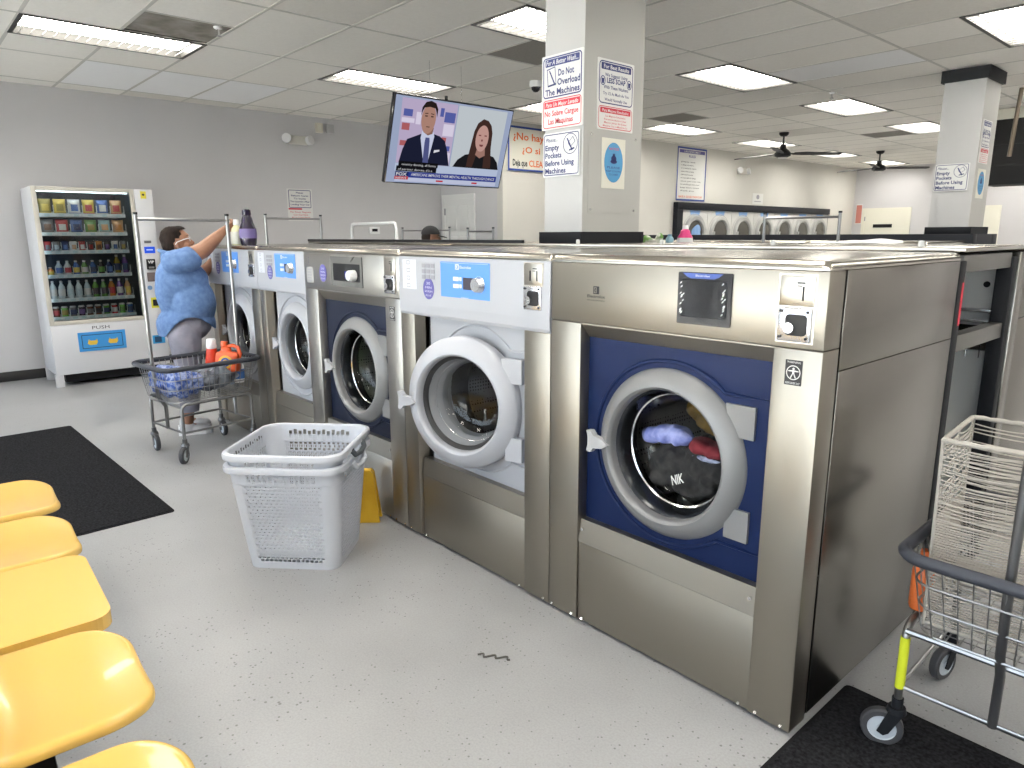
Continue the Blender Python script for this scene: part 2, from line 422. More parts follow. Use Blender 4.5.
LAMP = emission('fluorescent tubes', (1.0,.965,.89), 17.0)
TROF = mat('shaded troffer', (.045,.043,.038), .5)  # near-black instead of white: shade of the recess put into the colour
LOUV = mat('louver grey', (.26,.255,.24), .4)
def make_light():
    t = thing('ceiling_light', '', 'light')
    W, Ln, D = .62, 2*SY, .062
    fr = MB()
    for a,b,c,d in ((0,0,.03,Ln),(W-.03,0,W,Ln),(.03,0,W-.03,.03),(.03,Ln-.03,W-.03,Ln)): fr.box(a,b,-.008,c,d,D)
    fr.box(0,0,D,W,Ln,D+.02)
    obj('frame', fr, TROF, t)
    obj('tubes', MB().box(.05,.05,D-.014,W-.05,Ln-.05,D-.004), LAMP, t)
    lv = MB()
    for k in range(1,17): lv.box(.03,Ln*k/17-.0015,.0,W-.03,Ln*k/17+.0015,.009)
    obj('louver', lv, LOUV, t)
    return t
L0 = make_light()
COLN = {-6.08:'the line nearest the left wall',-3.60:'the line over the washers',-1.12:'the line right of the pillars',1.36:'the line beyond the washer ends',3.84:'the line along the right wall'}
ORD = ['first','second','third','fourth','fifth','sixth','seventh','eighth','ninth']
lights = []
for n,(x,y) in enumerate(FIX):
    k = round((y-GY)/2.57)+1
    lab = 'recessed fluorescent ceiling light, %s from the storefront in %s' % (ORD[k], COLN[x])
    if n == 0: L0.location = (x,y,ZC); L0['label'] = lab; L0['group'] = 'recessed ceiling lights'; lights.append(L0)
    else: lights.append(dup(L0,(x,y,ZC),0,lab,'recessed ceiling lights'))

def make_fan(loc, rz, label):
    t = thing('ceiling_fan', label, 'fan', loc, rz, 'black ceiling fans')
    obj('canopy', MB().lathe([(0,0),(.075,0),(.07,-.03),(.045,-.055),(0,-.06)],24), BLACK, t)
    obj('rod', MB().cyl((0,0,-.05),(0,0,-.2),.014), BLACK, t)
    obj('motor', MB().lathe([(0,-.17),(.04,-.18),(.05,-.24),(.09,-.27),(.125,-.31),(.12,-.35),(.08,-.37),(0,-.372)],28), BLACK, t)
    for k in range(3):
        a = 2*PI*k/3; M = Matrix.Rotation(a,4,'Z') @ Matrix.Translation((0,0,-.315)) @ Matrix.Rotation(-.2,4,'X')
        b = MB(); b.box(.09,-.02,-.004,.2,.02,.006,.003,M=M)
        b.prism([(.17,-.05),(.35,-.085),(.9,-.055),(.93,-.03),(.93,.03),(.9,.055),(.35,.06),(.17,.04)],-.004,.005,M=M)
        obj('blade', b, BLACK, t)
    obj('light_cap', MB().lathe([(0,-.375),(.07,-.372),(.06,-.39),(0,-.395)],24), mat('frosted white cap',(.7,.7,.68),.4), t)
    return t
make_fan((-4.88,8.9,ZC), math.radians(50), 'black three blade ceiling fan, the nearer of the two, beyond the signed pillar')
make_fan((-4.9,12.67,ZC), math.radians(44), 'black three blade ceiling fan, the farther one, near the back wall door')

# ------------------------------------------------------------------ doors
DOORM = mat('white door paint', (.76,.76,.74), .45); DOORC = mat('cream door paint', (.74,.72,.62), .45)
def door(n, x0, x1, y, h, m, facing=-1, panels=True, sign=False, label=None):
    fr = MB(); t = .07
    fr.box(x0,y,0,x0+t,y-.03,h).box(x1-t,y,0,x1,y-.03,h).box(x0+t,y,h-t,x1-t,y-.03,h)
    d = struct('door_%d'%n, fr, m)
    lf = MB().box(x0+t,y,.01,x1-t,y-.018,h-t)
    if panels:
        w = x1-x0-2*t
        for cx in (x0+t+w*.27,x0+t+w*.73):
            for a,b in ((.15,.75),(.85,1.5),(1.58,h-t-.1)):
                lf.box(cx-w*.17,y-.012,a,cx+w*.17,y-.027,b,.008)
    o = obj('door_leaf', lf, m, d)
    obj('handle', MB().cyl((x0+t+.07,y-.018,1.02),(x0+t+.07,y-.07,1.02),.012).ell((x0+t+.07,y-.075,1.02),(.03,.03,.03)), CHROME, d)
    hg = MB()
    for z in (.25,1.0,h-.3): hg.box(x0+t-.01,y-.02,z,x0+t+.015,y-.034,z+.1,.002)
    obj('hinge', hg, ALU, d)
    return d
door(1, -8.19, -7.40, YJ, 2.12, DOORM)
d2 = door(2, -6.56, -5.46, YB, 2.12, DOORC, panels=False)
obj('nameplate', MB().box(-6.28,YB-.03,1.66,-5.85,YB-.022,1.74), BLACK, d2)
door(3, -4.75, -3.68, YB, 2.11, DOORC, panels=False)
# ------------------------------------------------------------------ washers
def hole_plate(mb, x0,z0,x1,z1, cx,cz,r, y0,y1, n=48):
    """upright plate with a round hole, front at y0, back at y1"""
    out = []; inn = []
    for i in range(n):
        t = 2*PI*(i+.5)/n; c, s = math.cos(t), math.sin(t)
        k = min(((x1-cx)/c if c > 0 else (x0-cx)/c) if abs(c) > 1e-9 else 9, ((z1-cz)/s if s > 0 else (z0-cz)/s) if abs(s) > 1e-9 else 9)
        out.append([cx+c*k, cz+s*k]); inn.append((cx+c*r, cz+s*r))
    for tx,tz in ((x0,z0),(x0,z1),(x1,z0),(x1,z1)):
        i = min(range(n), key=lambda i: (out[i][0]-tx)**2+(out[i][1]-tz)**2); out[i] = [tx,tz]
    for y, fl in ((y0,1),(y1,0)):
        vs = [(x,y,z) for x,z in out]+[(x,y,z) for x,z in inn]
        fs = [(i,(i+1)%n,n+(i+1)%n,n+i) for i in range(n)]
        mb.put(vs, fs if fl else [f[::-1] for f in fs])
    for L_ in (out,inn):
        mb.put([(x,y0,z) for x,z in L_]+[(x,y1,z) for x,z in L_], [(i,(i+1)%n,n+(i+1)%n,n+i) for i in range(n)], 0, L_ is inn)
def FM(x, y, z): return frame((x,y,z),(1,0,0),(0,0,1))      # local xy on an upright front, local z towards the viewer
def AX(x, y, z): return Matrix.Translation((x,y,z)) @ Matrix.Rotation(PI/2,4,'X')   # lathe axis pointing out of the front
PHOS = mat('silver badge', (.45,.44,.42), .35, .8)
LCDM = emission('blue lit display', (.10,.10,.55), .5)
COINM = mat('coin steel', (.50,.47,.42), .3, 1.0)
COINW = mat('bright zinc', (.68,.68,.70), .25, .9)
STRIP = mat('pale instruction film', (.66,.68,.74), .35)
KEYM = mat('grey key print', (.30,.30,.33), .5)
FILM = glass('crinkled film', (.45,.45,.5), 1.3, .08, .6)
GASK = mat('door gasket', (.018,.018,.02), .45)
BOWLW = mat('grey plastic door bowl', (.17,.18,.20), .3)
BOWLD = mat('dark door bowl', (.022,.025,.032), .22)
def rim_door(t, cx, cz, r, rin, yf, m, ang=0.0, hx=None, bowl=BOWLD, hm=None, white=False):
    """round glazed door hinged on its right; yf = front plane"""
    yb = .05
    hx = cx+r+.075
    d = obj('door', MB().lathe([(rin-.004,-.03),(rin-.002,.02),(rin+.002,.032),(rin+.010,.038),(rin+.022,.036),(rin+.042,.024),(r-.008,.004),(r-.001,-.008),(r,-.02),(r,-.045),(r-.03,-.05),(rin,-.05)],72,closed=True,
            M=Matrix.Translation((cx-hx,-.0,cz)) @ Matrix.Rotation(PI/2,4,'X') @ Matrix.Translation((0,0,.0))), m, t)
    d.location = (hx, yf+.043, 0); d.rotation_euler = (0,0,ang)
    o = cx-hx
    A = Matrix.Translation((o,0,cz)) @ Matrix.Rotation(PI/2,4,'X')
    obj('bezel', MB().lathe([(rin,.0),(rin-.012,-.012),(rin-.022,-.045),(rin-.026,-.062)] if not ang else [(rin,.0),(rin-.012,-.006),(rin-.020,-.02)],64,M=A), bowl, d)
    obj('glass', MB().lathe([(rin-.013,-.012),(rin-.024,-.05),(rin-.036,-.09),(rin-.056,-.12),(rin*.5,-.138),(0,-.143)],48,M=A), GLASS, d)
    obj('glass_clamp', MB().lathe([(rin-.026,-.060),(rin-.024,-.064),(rin-.029,-.068),(rin-.032,-.064)],64,closed=True,M=A), CHROME, d)
    if ang: obj('bowl_wall', MB().lathe([(rin-.021,-.02),(rin-.030,-.06),(rin-.050,-.128)],48,M=A), mat('pale bowl wall',(.34,.35,.37),.25), d)
    hz = cz-.012
    h = MB(); x = o-r+.027
    K = frame((x,-.035,hz),(1,0,0),(0,0,1))
    h.prism([(-.055,.04),(-.035,.042),(-.02,.024),(.02,.018),(.045,.0),(.02,-.018),(-.02,-.024),(-.035,-.042),(-.055,-.04),(-.048,-.015),(-.048,.015)],-.012,.012,M=K,smooth=False)
    h.cyl((x+.01,-.03,hz),(x+.01,.03,hz),.02,.024,16)
    obj('handle', h, hm or WHITEP, d)
    # two hinge brackets
    for dz0,dz1 in ((.118,.222),(-.222,-.118)):
        b = MB(); xr = o+r+.017
        b.prism([(o+r*.78,cz+dz0),(xr,cz+dz0),(xr,cz+dz1),(o+r*.72 if dz1>0 else o+r*.78,cz+dz1)],-.022,.004,M=frame((0,0,0),(1,0,0),(0,0,1)))
        obj('hinge', b, m, d)
    return d
def coin_box(t, x0, z0, x1, z1, y, small=False):
    zm = z0+(z1-z0)*.54
    c = obj('coin_slot', MB().box(x0,y-.004,zm,x1,y+.012,z1,.003).box(x0-.004,y-.001,z0-.004,x1+.004,y+.01,z1+.004), COINM, t)
    w = x1-x0
    s = MB()
    for q in ((.68,) if not small else (.35,.72)):
        s.box(x0+w*q-.002,y-.006,zm+.016,x0+w*q+.003,y-.003,zm+.055)
    s.box(x0+w*.5,y-.0055,z1-.022,x0+w*.72,y-.0035,z1-.018).box(x0+w*.5,y-.0055,z1-.03,x0+w*.64,y-.0035,z1-.027)
    obj('slot', s, BLACK, c)
    d = MB().box(x0+.002,y-.01,z0,x1-.002,y+.004,zm-.004,.004)
    dr = obj('coin_drawer', d, COINW, c)
    b = MB().prism(rrect(x0+w*.27,z0+.018,x1-w*.12,zm-.022,.012),0,.004,M=FM(0,y-.0095,0))
    for px in (x0+.012,x1-.012):
        for pz in (z0+.012,zm-.014): b.cyl((px,y-.014,pz),(px,y-.009,pz),.004,n=8)
    obj('drawer_recess', b, BLACK, c)
    obj('lock', MB().cyl((x0+w*.42,y-.024,z0+.04),(x0+w*.42,y-.012,z0+.04),.0145,n=20).box(x0+w*.42-.002,y-.0255,z0+.034,x0+w*.42+.002,y-.0235,z0+.046), CHROME, c)
    return c
def program_sticker(t, x, z, y):
    o = obj('round_sticker', MB().prism(circ(x,z,.043,.049,32),0,.0012,M=FM(0,y,0)), PURPLE, t)
    b = MB(); M = FM(0,y-.0018,0)
    for i,(s,w,h) in enumerate((('30',.03,.012),('MIN',.05,.010),('WASH',.06,.010),('PLUS',.042,.008))): text(b,s,x,z+.019-.018*i,h,w,align='c',M=M)
    obj('lettering', b, mat('pale print',(.62,.64,.78),.5), o)
def opl_logo(mb, x, z, s, M):
    mb.prism(rrect(x,z,x+s,z+s,s*.08,3),0,.0006,M=M)
def brand(t, x, z, w, y, ink, ground, sub=True, stacked=True):
    M = FM(0,y,0)
    s = w*.33 if stacked else w*.2
    lo = MB(); cx = x+w/2
    if stacked:
        X, Z = cx-s/2, z+w*.16
    else: X, Z = x, z
    ring2(lo, rrect(X,Z,X+s,Z+s,s*.06,4), rrect(X+s*.12,Z+s*.12,X+s*.88,Z+s*.88,s*.04,4), .0004, M=M)
    lo.flat(circ(X+s*.52,Z+s*.5,s*.34,n=20,a0=PI/2+.25,a1=3*PI/2-.25)+[(X+s*.45,Z+s*.42),(X+s*.2,Z+s*.5),(X+s*.45,Z+s*.58)],.0004,M=M)
    lo.flat([(X+s*.56,Z+s*.12),(X+s*.88,Z+s*.12),(X+s*.88,Z+s*.88),(X+s*.56,Z+s*.88)],.0004,M=M)
    obj('emblem', lo, ink, t)
    tx = MB()
    if stacked:
        text(tx,'Electrolux',x,z,w*.125,w,bold=.012,M=M,z=.0004); text(tx,'PROFESSIONAL',x,z-w*.14,w*.055,w,M=M,z=.0004)
    else: text(tx,'Electrolux',x+s*1.25,z+s*.2,s*.62,w-s*1.25,bold=.01,M=M,z=.0004)
    obj('brand_lettering', tx, ink, t)
def vit(t, x, z, y):
    w, h = .05, .072
    o = obj('warning_sticker', MB().prism([(x,z),(x+w,z),(x+w,z+h),(x,z+h)],0,.0008,M=FM(0,y,0)), INK, t)
    M = FM(0,y-.0012,0); b = MB(); cx, cz = x+w/2, z+h*.5
    ring2(b, circ(cx,cz,.021,n=24), circ(cx,cz,.0185,n=24), 0, M=M)
    b.flat(circ(cx,cz+.011,.0035,n=10),0,M=M)
    b.flat([(cx-.003,cz+.007),(cx+.003,cz+.007),(cx+.003,cz-.004),(cx-.003,cz-.004)],0,M=M)
    for s in (-1,1):
        b.flat([(cx+s*.002,cz+.007),(cx+s*.015,cz+.006),(cx+s*.015,cz+.003),(cx+s*.002,cz+.003)],0,M=M)
        b.flat([(cx+s*.0005,cz-.003),(cx+s*.003,cz-.003),(cx+s*.009,cz-.015),(cx+s*.006,cz-.016)],0,M=M)
    text(b,'WARNING',x+.005,z+h-.009,.006,w-.01,M=M); text(b,'KEEP HANDS OUT',x+.004,z+.003,.006,w-.008,M=M)
    obj('pictogram', b, PAPER, o)
def washer_shell(t, w, D=1.051, zl=1.423, front=.105):
    """sides, back and lid"""
    for i,x in enumerate((0,w)):
        s = 1 if x == 0 else -1
        m = MB()
        m.box(x,front+.004,.03,x+s*.004,D,1.135,.001).box(x,front+.004,1.138,x+s*.004,D,zl-.002,.001)
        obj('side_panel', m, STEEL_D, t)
    obj('back_panel', MB().box(.006,D-.006,.03,w-.006,D,zl-.004), STEEL_D, t)
    obj('base', MB().box(.02,.03,0,w-.02,D-.02,.03), BLACK, t)  # black puts the shadow line of the toe recess into its colour
    L_ = MB(); R = .026; n = 6
    prof = [(0,zl)]+[(R-R*math.cos(PI/2*i/n), zl+.003+R*math.sin(PI/2*i/n)) for i in range(n+1)]+[(D,zl+.003+R),(D,zl)]
    k = len(prof); vs = []
    cols = [(0.0,1.0,0),(0,1,0)]
    xs = [.001,.004,.012,.026,w-.026,w-.012,w-.004,w-.001]; dr = [.024,.012,.003,0,0,.003,.012,.024]
    for x,dd in zip(xs,dr):
        for (y,z) in prof: vs.append((x, y, zl+(z-zl)*(1-dd/.03) if z > zl else z))
    fs = []
    for a in range(len(xs)-1):
        for i in range(k): fs.append((a*k+i,a*k+(i+1)%k,(a+1)*k+(i+1)%k,(a+1)*k+i))
    fs += [list(range(k))[::-1], [(len(xs)-1)*k+i for i in range(k)]]
    L_.put(vs, fs, 0, True)
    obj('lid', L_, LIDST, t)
def drum(t, cx, cz, r, y0=.16, y1=.62):
    A = AX(cx,0,cz)
    d = obj('drum', MB().lathe([(r,-y0),(r+.03,-y0-.02),(r+.03,-y1),(r*.5,-y1-.02),(0,-y1-.02)],48,M=A), DRUM, t)
    b = MB()
    for a in (.4,.4+2*PI/3,.4+4*PI/3):
        x, z = cx+math.cos(a)*(r+.0), cz+math.sin(a)*(r+.0)
        b.cap((x,y0+.06,z),(x,y1-.04,z),.035,.035,10)
    obj('drum_paddle', b, DRUM, d)
    obj('boot', MB().lathe([(r+.03,-.06),(r+.012,-.08),(r+.002,-.12),(r,-y0-.005)],48,M=A), GASK, t)
def steel_washer(w, label, model):
    t = thing('washing_machine', label, 'washing machine', group='front load washers along the aisle')
    zf, zo = (1.203,1.15) if model == 1 else (1.213,1.156)
    fm = STEEL_H if model == 1 else steel('satin grey steel',(.42,.405,.375),.34,(.8,60,60))
    cm = STEEL if model == 1 else steel('satin grey steel column',(.40,.385,.36),.34)
    CW = .155; xr = w-.145
    washer_shell(t, w)
    obj('fascia', MB().box(.001,0,zf+.0015,w-.001,.1,1.4215,.004), fm, t)
    obj('column', MB().box(.001,0,.014,CW,.1,zf,.003), cm, t); obj('column', MB().box(xr,0,.014,w-.001,.1,zf,.003), cm, t)
    hd = MB(); hd.put([(CW,.004,zf),(xr,.004,zf),(xr,.004,zf-.004),(xr-.002,.045,zo),(CW+.002,.045,zo),(CW,.004,zf-.004),(CW+.002,.09,zo),(xr-.002,.09,zo),(CW,.09,zf),(xr,.09,zf)],
        [(0,5,2,1),(5,4,3,2),(4,6,7,3),(0,1,9,8),(6,8,9,7)])
    obj('header', hd, fm, t)
    cx, cz, r = .525, .779, .302
    p = MB(); hole_plate(p, CW,.43,xr,zo+.005, cx,cz,.244, .05,.075)
    dp = obj('door_panel', p, NAVY if model == 1 else mat('dark navy enamel',(.009,.014,.034),.4,spec=.2), t)
    A = AX(cx,.05,cz)
    gr = MB()
    a0, a1 = math.radians(62), math.radians(205)
    pts = [(cx+.325*math.cos(a),.049,cz+.325*math.sin(a)) for a in [a0+(a1-a0)*i/30 for i in range(31)]]
    arc = [(cx+.325*math.cos(a),.049,cz+.325*math.sin(a)) for a in [math.radians(50.3)+ (math.radians(309.7)-math.radians(50.3))*i/60 for i in range(61)]]
    gr.tube([(xr-.02,.049,cz-.25),(xr-.02,.049,cz+.25)]+arc,.0075,8,closed=True)
    obj('embossed_rim', gr, NAVY if model == 1 else dp.data.materials[0], dp)
    lowp = MB().box(CW+.002,.006,.014,xr-.002,.06,.343,.003)
    obj('lower_panel', lowp, cm, t)
    ks = MB(); ks.put([(CW+.002,.003,.346),(xr-.002,.003,.346),(xr-.002,.018,.437),(CW+.002,.018,.437),(CW+.002,.06,.437),(xr-.002,.06,.437),(CW+.002,.06,.346),(xr-.002,.06,.346)],[(0,1,2,3),(3,2,5,4),(6,7,1,0),(0,3,4,6),(1,7,5,2)])
    ksp = obj('kick_strip', ks, fm, t)
    for x,z in ((CW+.02,.40),(xr-.02,.40)): obj('bolt', MB().cyl((x,.013,z),(x,.003,z),.006,n=10), CHROME, t)
    for x in (.02,.13,CW+.03,xr-.03,xr+.03,w-.03): obj('foot_bolt', MB().cyl((x,.007,.016),(x,-.003,.026),.0055,n=10), CHROME, t)
    drum(t, cx, cz, .225)
    rim_door(t, cx, cz, r, .230, .0, SILVERP, hm=mat('handle silver',(.42,.42,.43),.4))
    coin_box(t, .914,1.224,1.016,1.408,0) if model == 1 else coin_box(t,.905,1.235,1.005,1.412,0,False)
    vit(t, w-.105, 1.1, -.0005)
    if model == 1:
        brand(t, .186,1.30,.083,-.001, INK, None)
        d = obj('control_display', MB().prism(rrect(.575,1.243,.765,1.405,.004,3),0,.006,M=FM(0,-.0,0)), mat('dark display glass',(.008,.008,.012),.18,spec=.12), t)
        obj('screen_film', MB().prism(rrect(.59,1.266,.75,1.382,.006,3),0,.003,M=FM(0,-.007,0)), FILM, d)
        b = MB(); b.flat([(.592,1.402),(.735,1.402),(.72,1.391),(.705,1.386),(.622,1.386),(.607,1.391)],.0065,M=FM(0,0,0)); obj('brand_tab', b, BLUED, d)
        b = MB(); text(b,'Electrolux',.664,1.392,.006,.05,align='c',M=FM(0,-.0072,0)); obj('brand_lettering', b, PAPER, d)
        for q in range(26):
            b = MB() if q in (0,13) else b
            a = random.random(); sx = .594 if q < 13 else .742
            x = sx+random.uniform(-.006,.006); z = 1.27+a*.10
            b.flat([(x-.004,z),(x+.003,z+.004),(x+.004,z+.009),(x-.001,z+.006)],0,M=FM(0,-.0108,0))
            if q in (12,25): obj('painted_glint', b, mat('painted glint',(.6,.6,.6),.2), d)  # pale flecks: glints off the crinkled film put in as colour
    else:
        X = .343
        rec = MB().box(X,-.003,1.248,X+.345,.0,1.408,.002)
        d = obj('control_display', rec, BLACK, t)
        fr = MB(); M = FM(0,-.004,0)
        ring2(fr, rrect(X,1.248,X+.345,1.408,.004,3), rrect(X+.028,1.276,X+.322,1.37,.004,3), 0, M=M)
        fr.prism([(X+.09,1.408),(X+.27,1.408),(X+.235,1.383),(X+.12,1.383)],0,.006,M=M)
        obj('display_bezel', fr, mat('worn grey plastic',(.12,.12,.115),.3), d)
        obj('lit_screen', MB().prism([(X+.16,1.29),(X+.23,1.29),(X+.23,1.33),(X+.16,1.33)],0,.002,M=M), LCDM, d)
        obj('knob', MB().lathe([(0,.04),(.024,.04),(.028,.034),(.030,0)],28,M=AX(X+.262,-.004,1.31)), WHITE, d)
        program_sticker(t, .243,1.311,-.001)
        s = obj('side_sticker', MB().prism([(.035,1.25),(.118,1.25),(.118,1.34),(.035,1.34)],0,.0008,M=FM(0,0,0)), mat('grey film',(.36,.36,.35),.4), t)
        b = MB(); M = FM(0,-.0015,0)
        for q in range(5): b.flat([(.045,1.33-.016*q),(.105-.01*(q%2),1.33-.016*q),(.105-.01*(q%2),1.322-.016*q),(.045,1.322-.016*q)],0,M=M)
        ib = MB()
        for q in range(3): ib.flat(circ(.07,1.395-.014*q,.006,n=10),0,M=M)
        obj('icon_print', ib, KEYM, t)
        obj('print', b, KEYM, s)
    return t
def white_washer(w, label, ang):
    t = thing('washing_machine', label, 'washing machine', group='front load washers along the aisle')
    k = w/1.045
    washer_shell(t, w)
    zf = 1.147
    fp = MB(); n = 10
    prof = [(.0,1.4215),(-.002,1.40),(-.004,1.30),(-.006,1.20),(-.004,1.16),(.004,zf)]
    fp.prism([(-y,z) for y,z in prof]+[(-.1,zf),(-.1,1.4215)],.001,w-.001,M=Matrix(((0,0,1,0),(-1,0,0,0),(0,1,0,0),(0,0,0,1))),smooth=False)
    obj('fascia', fp, WHITEP, t)
    CW = .135*k; xr = w-.15*k
    obj('column', MB().box(.001,0,.014,CW-.02,.1,zf,.003).put([(CW-.02,0,.014),(CW,.05,.014),(CW,.05,zf),(CW-.02,0,zf)],[(0,1,2,3)]), STEEL, t)
    obj('column', MB().box(xr,0,.014,w-.001,.1,zf,.003), STEEL, t)
    cx, cz, r = .53*k, .792, .298
    p = MB(); hole_plate(p, CW+.035,.43,xr,zf+.003, cx,cz,.232, .055,.08)
    dp = obj('door_panel', p, WHITEP, t)
    obj('gap_cover', MB().box(CW,.07,.43,CW+.04,.09,zf), BLACK, t)
    arc = [(cx+.335*math.cos(a),.053,cz+.335*math.sin(a)) for a in [math.radians(48)+(math.radians(312)-math.radians(48))*i/60 for i in range(61)]]
    gr = MB(); gr.tube([(xr-.01,.053,cz+.25)]+arc+[(xr-.01,.053,cz-.25)],.006,8)
    obj('embossed_rim', gr, WHITEP, dp)
    lp = MB().box(CW+.002,.006,.014,xr-.002,.06,.34,.003)
    obj('lower_panel', lp, STEEL, t)
    ks = MB(); ks.put([(CW+.002,.004,.343),(xr-.002,.004,.343),(xr-.002,.02,.43),(CW+.002,.02,.43),(CW+.002,.06,.43),(xr-.002,.06,.43)],[(0,1,2,3),(3,2,5,4)])
    obj('kick_strip', ks, STEEL_H, t)
    for x in (.03,CW+.03,xr-.03,w-.03): obj('foot_bolt', MB().cyl((x,.007,.016),(x,-.003,.026),.0055,n=10), CHROME, t)
    drum(t, cx, cz, .215)
    rim_door(t, cx, cz, r, .216, .005, WHITEP, ang=ang, bowl=GASK if ang else BOWLW)
    # controls
    y = -.0055
    b0, b1 = .345*k, .69*k
    c = obj('control_display', MB().prism(rrect(b0,1.24,b1,1.405,.003,3),0,.0015,M=FM(0,y+.002,0)), BLUEL, t)
    M = FM(0,y-.0008,0)
    bm_ = MB(); bm_.flat([(b0+.165*k,1.288),(b0+.27*k,1.288),(b0+.27*k,1.34),(b0+.165*k,1.34)],0,M=M); obj('screen', bm_, mat('dark lcd',(.06,.055,.07),.15), c)
    obj('knob', MB().lathe([(0,.026),(.028,.026),(.031,.022),(.033,.004),(.036,.0)],28,M=AX(b0+.275*k,y,1.313)), COINW, c)
    wl = MB()
    for z in (1.323,1.292):
        wl.prism(rrect(b0+.095*k,z,b0+.135*k,z+.018,.003,3),0,.001,M=M); wl.prism(rrect(b0+.14*k,z+.001,b0+.155*k,z+.018,.003,3),0,.001,M=M)
    text(wl,'Electrolux',b0+.143*k,1.378,.012,.08*k,M=M,bold=.01)
    ring2(wl, rrect(b0+.11*k,1.372,b0+.137*k,1.396,.003,3), rrect(b0+.115*k,1.377,b0+.132*k,1.391,.002,3),0,M=M)
    wl.flat([(b0+.118*k,1.38),(b0+.126*k,1.38),(b0+.126*k,1.389),(b0+.118*k,1.389)],0,M=M)
    wl.flat([(b0+.01,1.4005),(b1-.01,1.4005),(b1-.01,1.3995),(b0+.01,1.3995)],0,M=M)
    text(wl,'professional',b0+.15*k,1.25,.006,.05,M=M)
    obj('print', wl, PAPER, c)
    ks_ = MB()
    for i in range(3):
        for j in range(3):
            x = .2*k+.036*k*j; z = 1.392-.026*i
            ks_.prism(rrect(x,z-.018,x+.028*k,z,.002,2),0,.001,M=M)
    obj('key_guide', ks_, KEYM, t)
    st = obj('instruction_strip', MB().prism(rrect(.035*k,1.245,.15*k,1.408,.003,3),0,.0006,M=FM(0,y+.0015,0)), STRIP, t)
    pr = MB()
    for i in range(4):
        for j in range(2): ring2(pr, rrect(.07*k,1.385-.036*i,.098*k,1.403-.036*i,.002,2), rrect(.073*k,1.388-.036*i,.095*k,1.400-.036*i,.001,2),0,M=FM(0,y+.0003,0))
    obj('print', pr, KEYM, st)
    program_sticker(t, .25*k,1.278,y-.0005)
    coin_box(t, .9*k,1.232,1.003*k,1.412,y+.003,True)
    return t
def place(t, x, y=0, rz=0): t.location = (x,y,0); t.rotation_euler = (0,0,rz); return t
W1 = place(steel_washer(1.052,'brushed steel washer with navy door panel and dark clothes inside, end of the row',1), -1.053)
W2 = place(white_washer(1.045,'white and steel front load washer with its white round door hanging ajar and drum empty',math.radians(16.5)), -2.099)
W3 = place(steel_washer(1.041,'grey steel front load washer with dark navy door panel, behind the white laundry baskets',2), -3.141)
W4 = place(white_washer(.944,'white and steel front load washer between the grey washer and the parked laundry cart',0), -4.087, .1)
W5 = place(white_washer(1.0,'white and steel front load washer in front of the woman in the blue shirt',0), -5.089, .1)

# second row, back to back with the first, seen only by its lids
YB2 = 3.02
rows = [('steel',-1.055,W1),('white',-2.112,W2),('steel',-3.162,W3),('white',-4.215,W2)]
for i,(kd,x,src) in enumerate(rows):
    c = dup(src,(x+1.05,YB2,0),PI,'%s second row washer, %s from the open frame end, mostly its lid showing' % ('steel' if kd=='steel' else 'white', ORD[i]),'front load washers of the second row')
    for ch in [k for k in COL.objects if k.parent == c and k.name.startswith('door') and not k.name.startswith('door_')]: ch.rotation_euler = (0,0,0)
# ------------------------------------------------------------------ service chase, bulkheads, pillars
t = thing('service_chase', 'steel topped chase between the washer rows, open at its dark framed end', 'machine frame')
fx = MB()
for y0,y1 in ((1.062,1.125),(1.755,1.82)):
    fx.box(-.06,y0,0,.0,y1,1.42,.003)
fr = obj('post', MB().box(-.062,1.062,.0,.0,1.125,1.42,.004), DGREY, t)
obj('post', MB().box(-.062,1.755,.0,.0,1.82,1.42,.004), DGREY, t)
RAILM = mat('grey steel rail', (.16,.155,.145), .4, .6)
obj('rail', MB().box(-.06,1.125,1.375,-.01,1.755,1.44,.003), RAILM, t)
obj('rail', MB().box(-.06,1.125,1.07,-.01,1.755,1.135,.003), RAILM, t)
obj('rail', MB().box(-.06,1.125,.1,-.01,1.755,.17,.003), RAILM, t)
obj('end_post', MB().box(-.05,1.86,0,0.0,1.96,1.44,.004), STEEL_D, t)
obj('cover', MB().box(-5.25,1.056,1.4525,.01,1.98,1.470,.003), LIDST, t)
obj('trim_strip', MB().box(-5.25,1.052,1.471,-2.36,1.07,1.49,.002), BLACK, t)
YP = 1.90
ip = obj('inner_panel', MB().box(-.62,YP,1.10,-.035,YP+.02,1.40).box(-.62,YP,.2,-.035,YP+.02,.98), PAPER, t)
h = MB()
for x,z,r in ((-.125,1.29,.014),(-.085,1.255,.011),(-.085,1.215,.010)): h.cyl((x,YP-.002,z),(x,YP+.001,z),r,n=20)
obj('pipe_hole', h, BLACK, ip)
h = MB()
for x,z,r in ((-.085,1.255,.016),(-.085,1.215,.015)): h.lathe([(r,0),(r,.008),(r-.004,.008),(r-.004,0)],20,M=AX(x,YP,z))
obj('pipe_collar', h, PAPER, ip)
obj('shelf_rail', MB().box(-.6,YP-.05,1.165,-.03,YP,1.18,.002).box(-.6,YP-.05,1.12,-.03,YP,1.13,.002), COINW, t)
mb = MB()
for k in range(9): mb.tube([(-.5+.055*k,YP-.02,.95),(-.5+.055*k,YP-.02,1.09)],.0025)
for z in (.99,1.03,1.07): mb.tube([(-.52,YP-.02,z),(-.03,YP-.02,z)],.0025)
obj('wire_guard', mb, CHROME, t)
obj('red_tape', MB().box(-.0005,1.1,1.18,.0015,1.118,1.34), INKR, t)
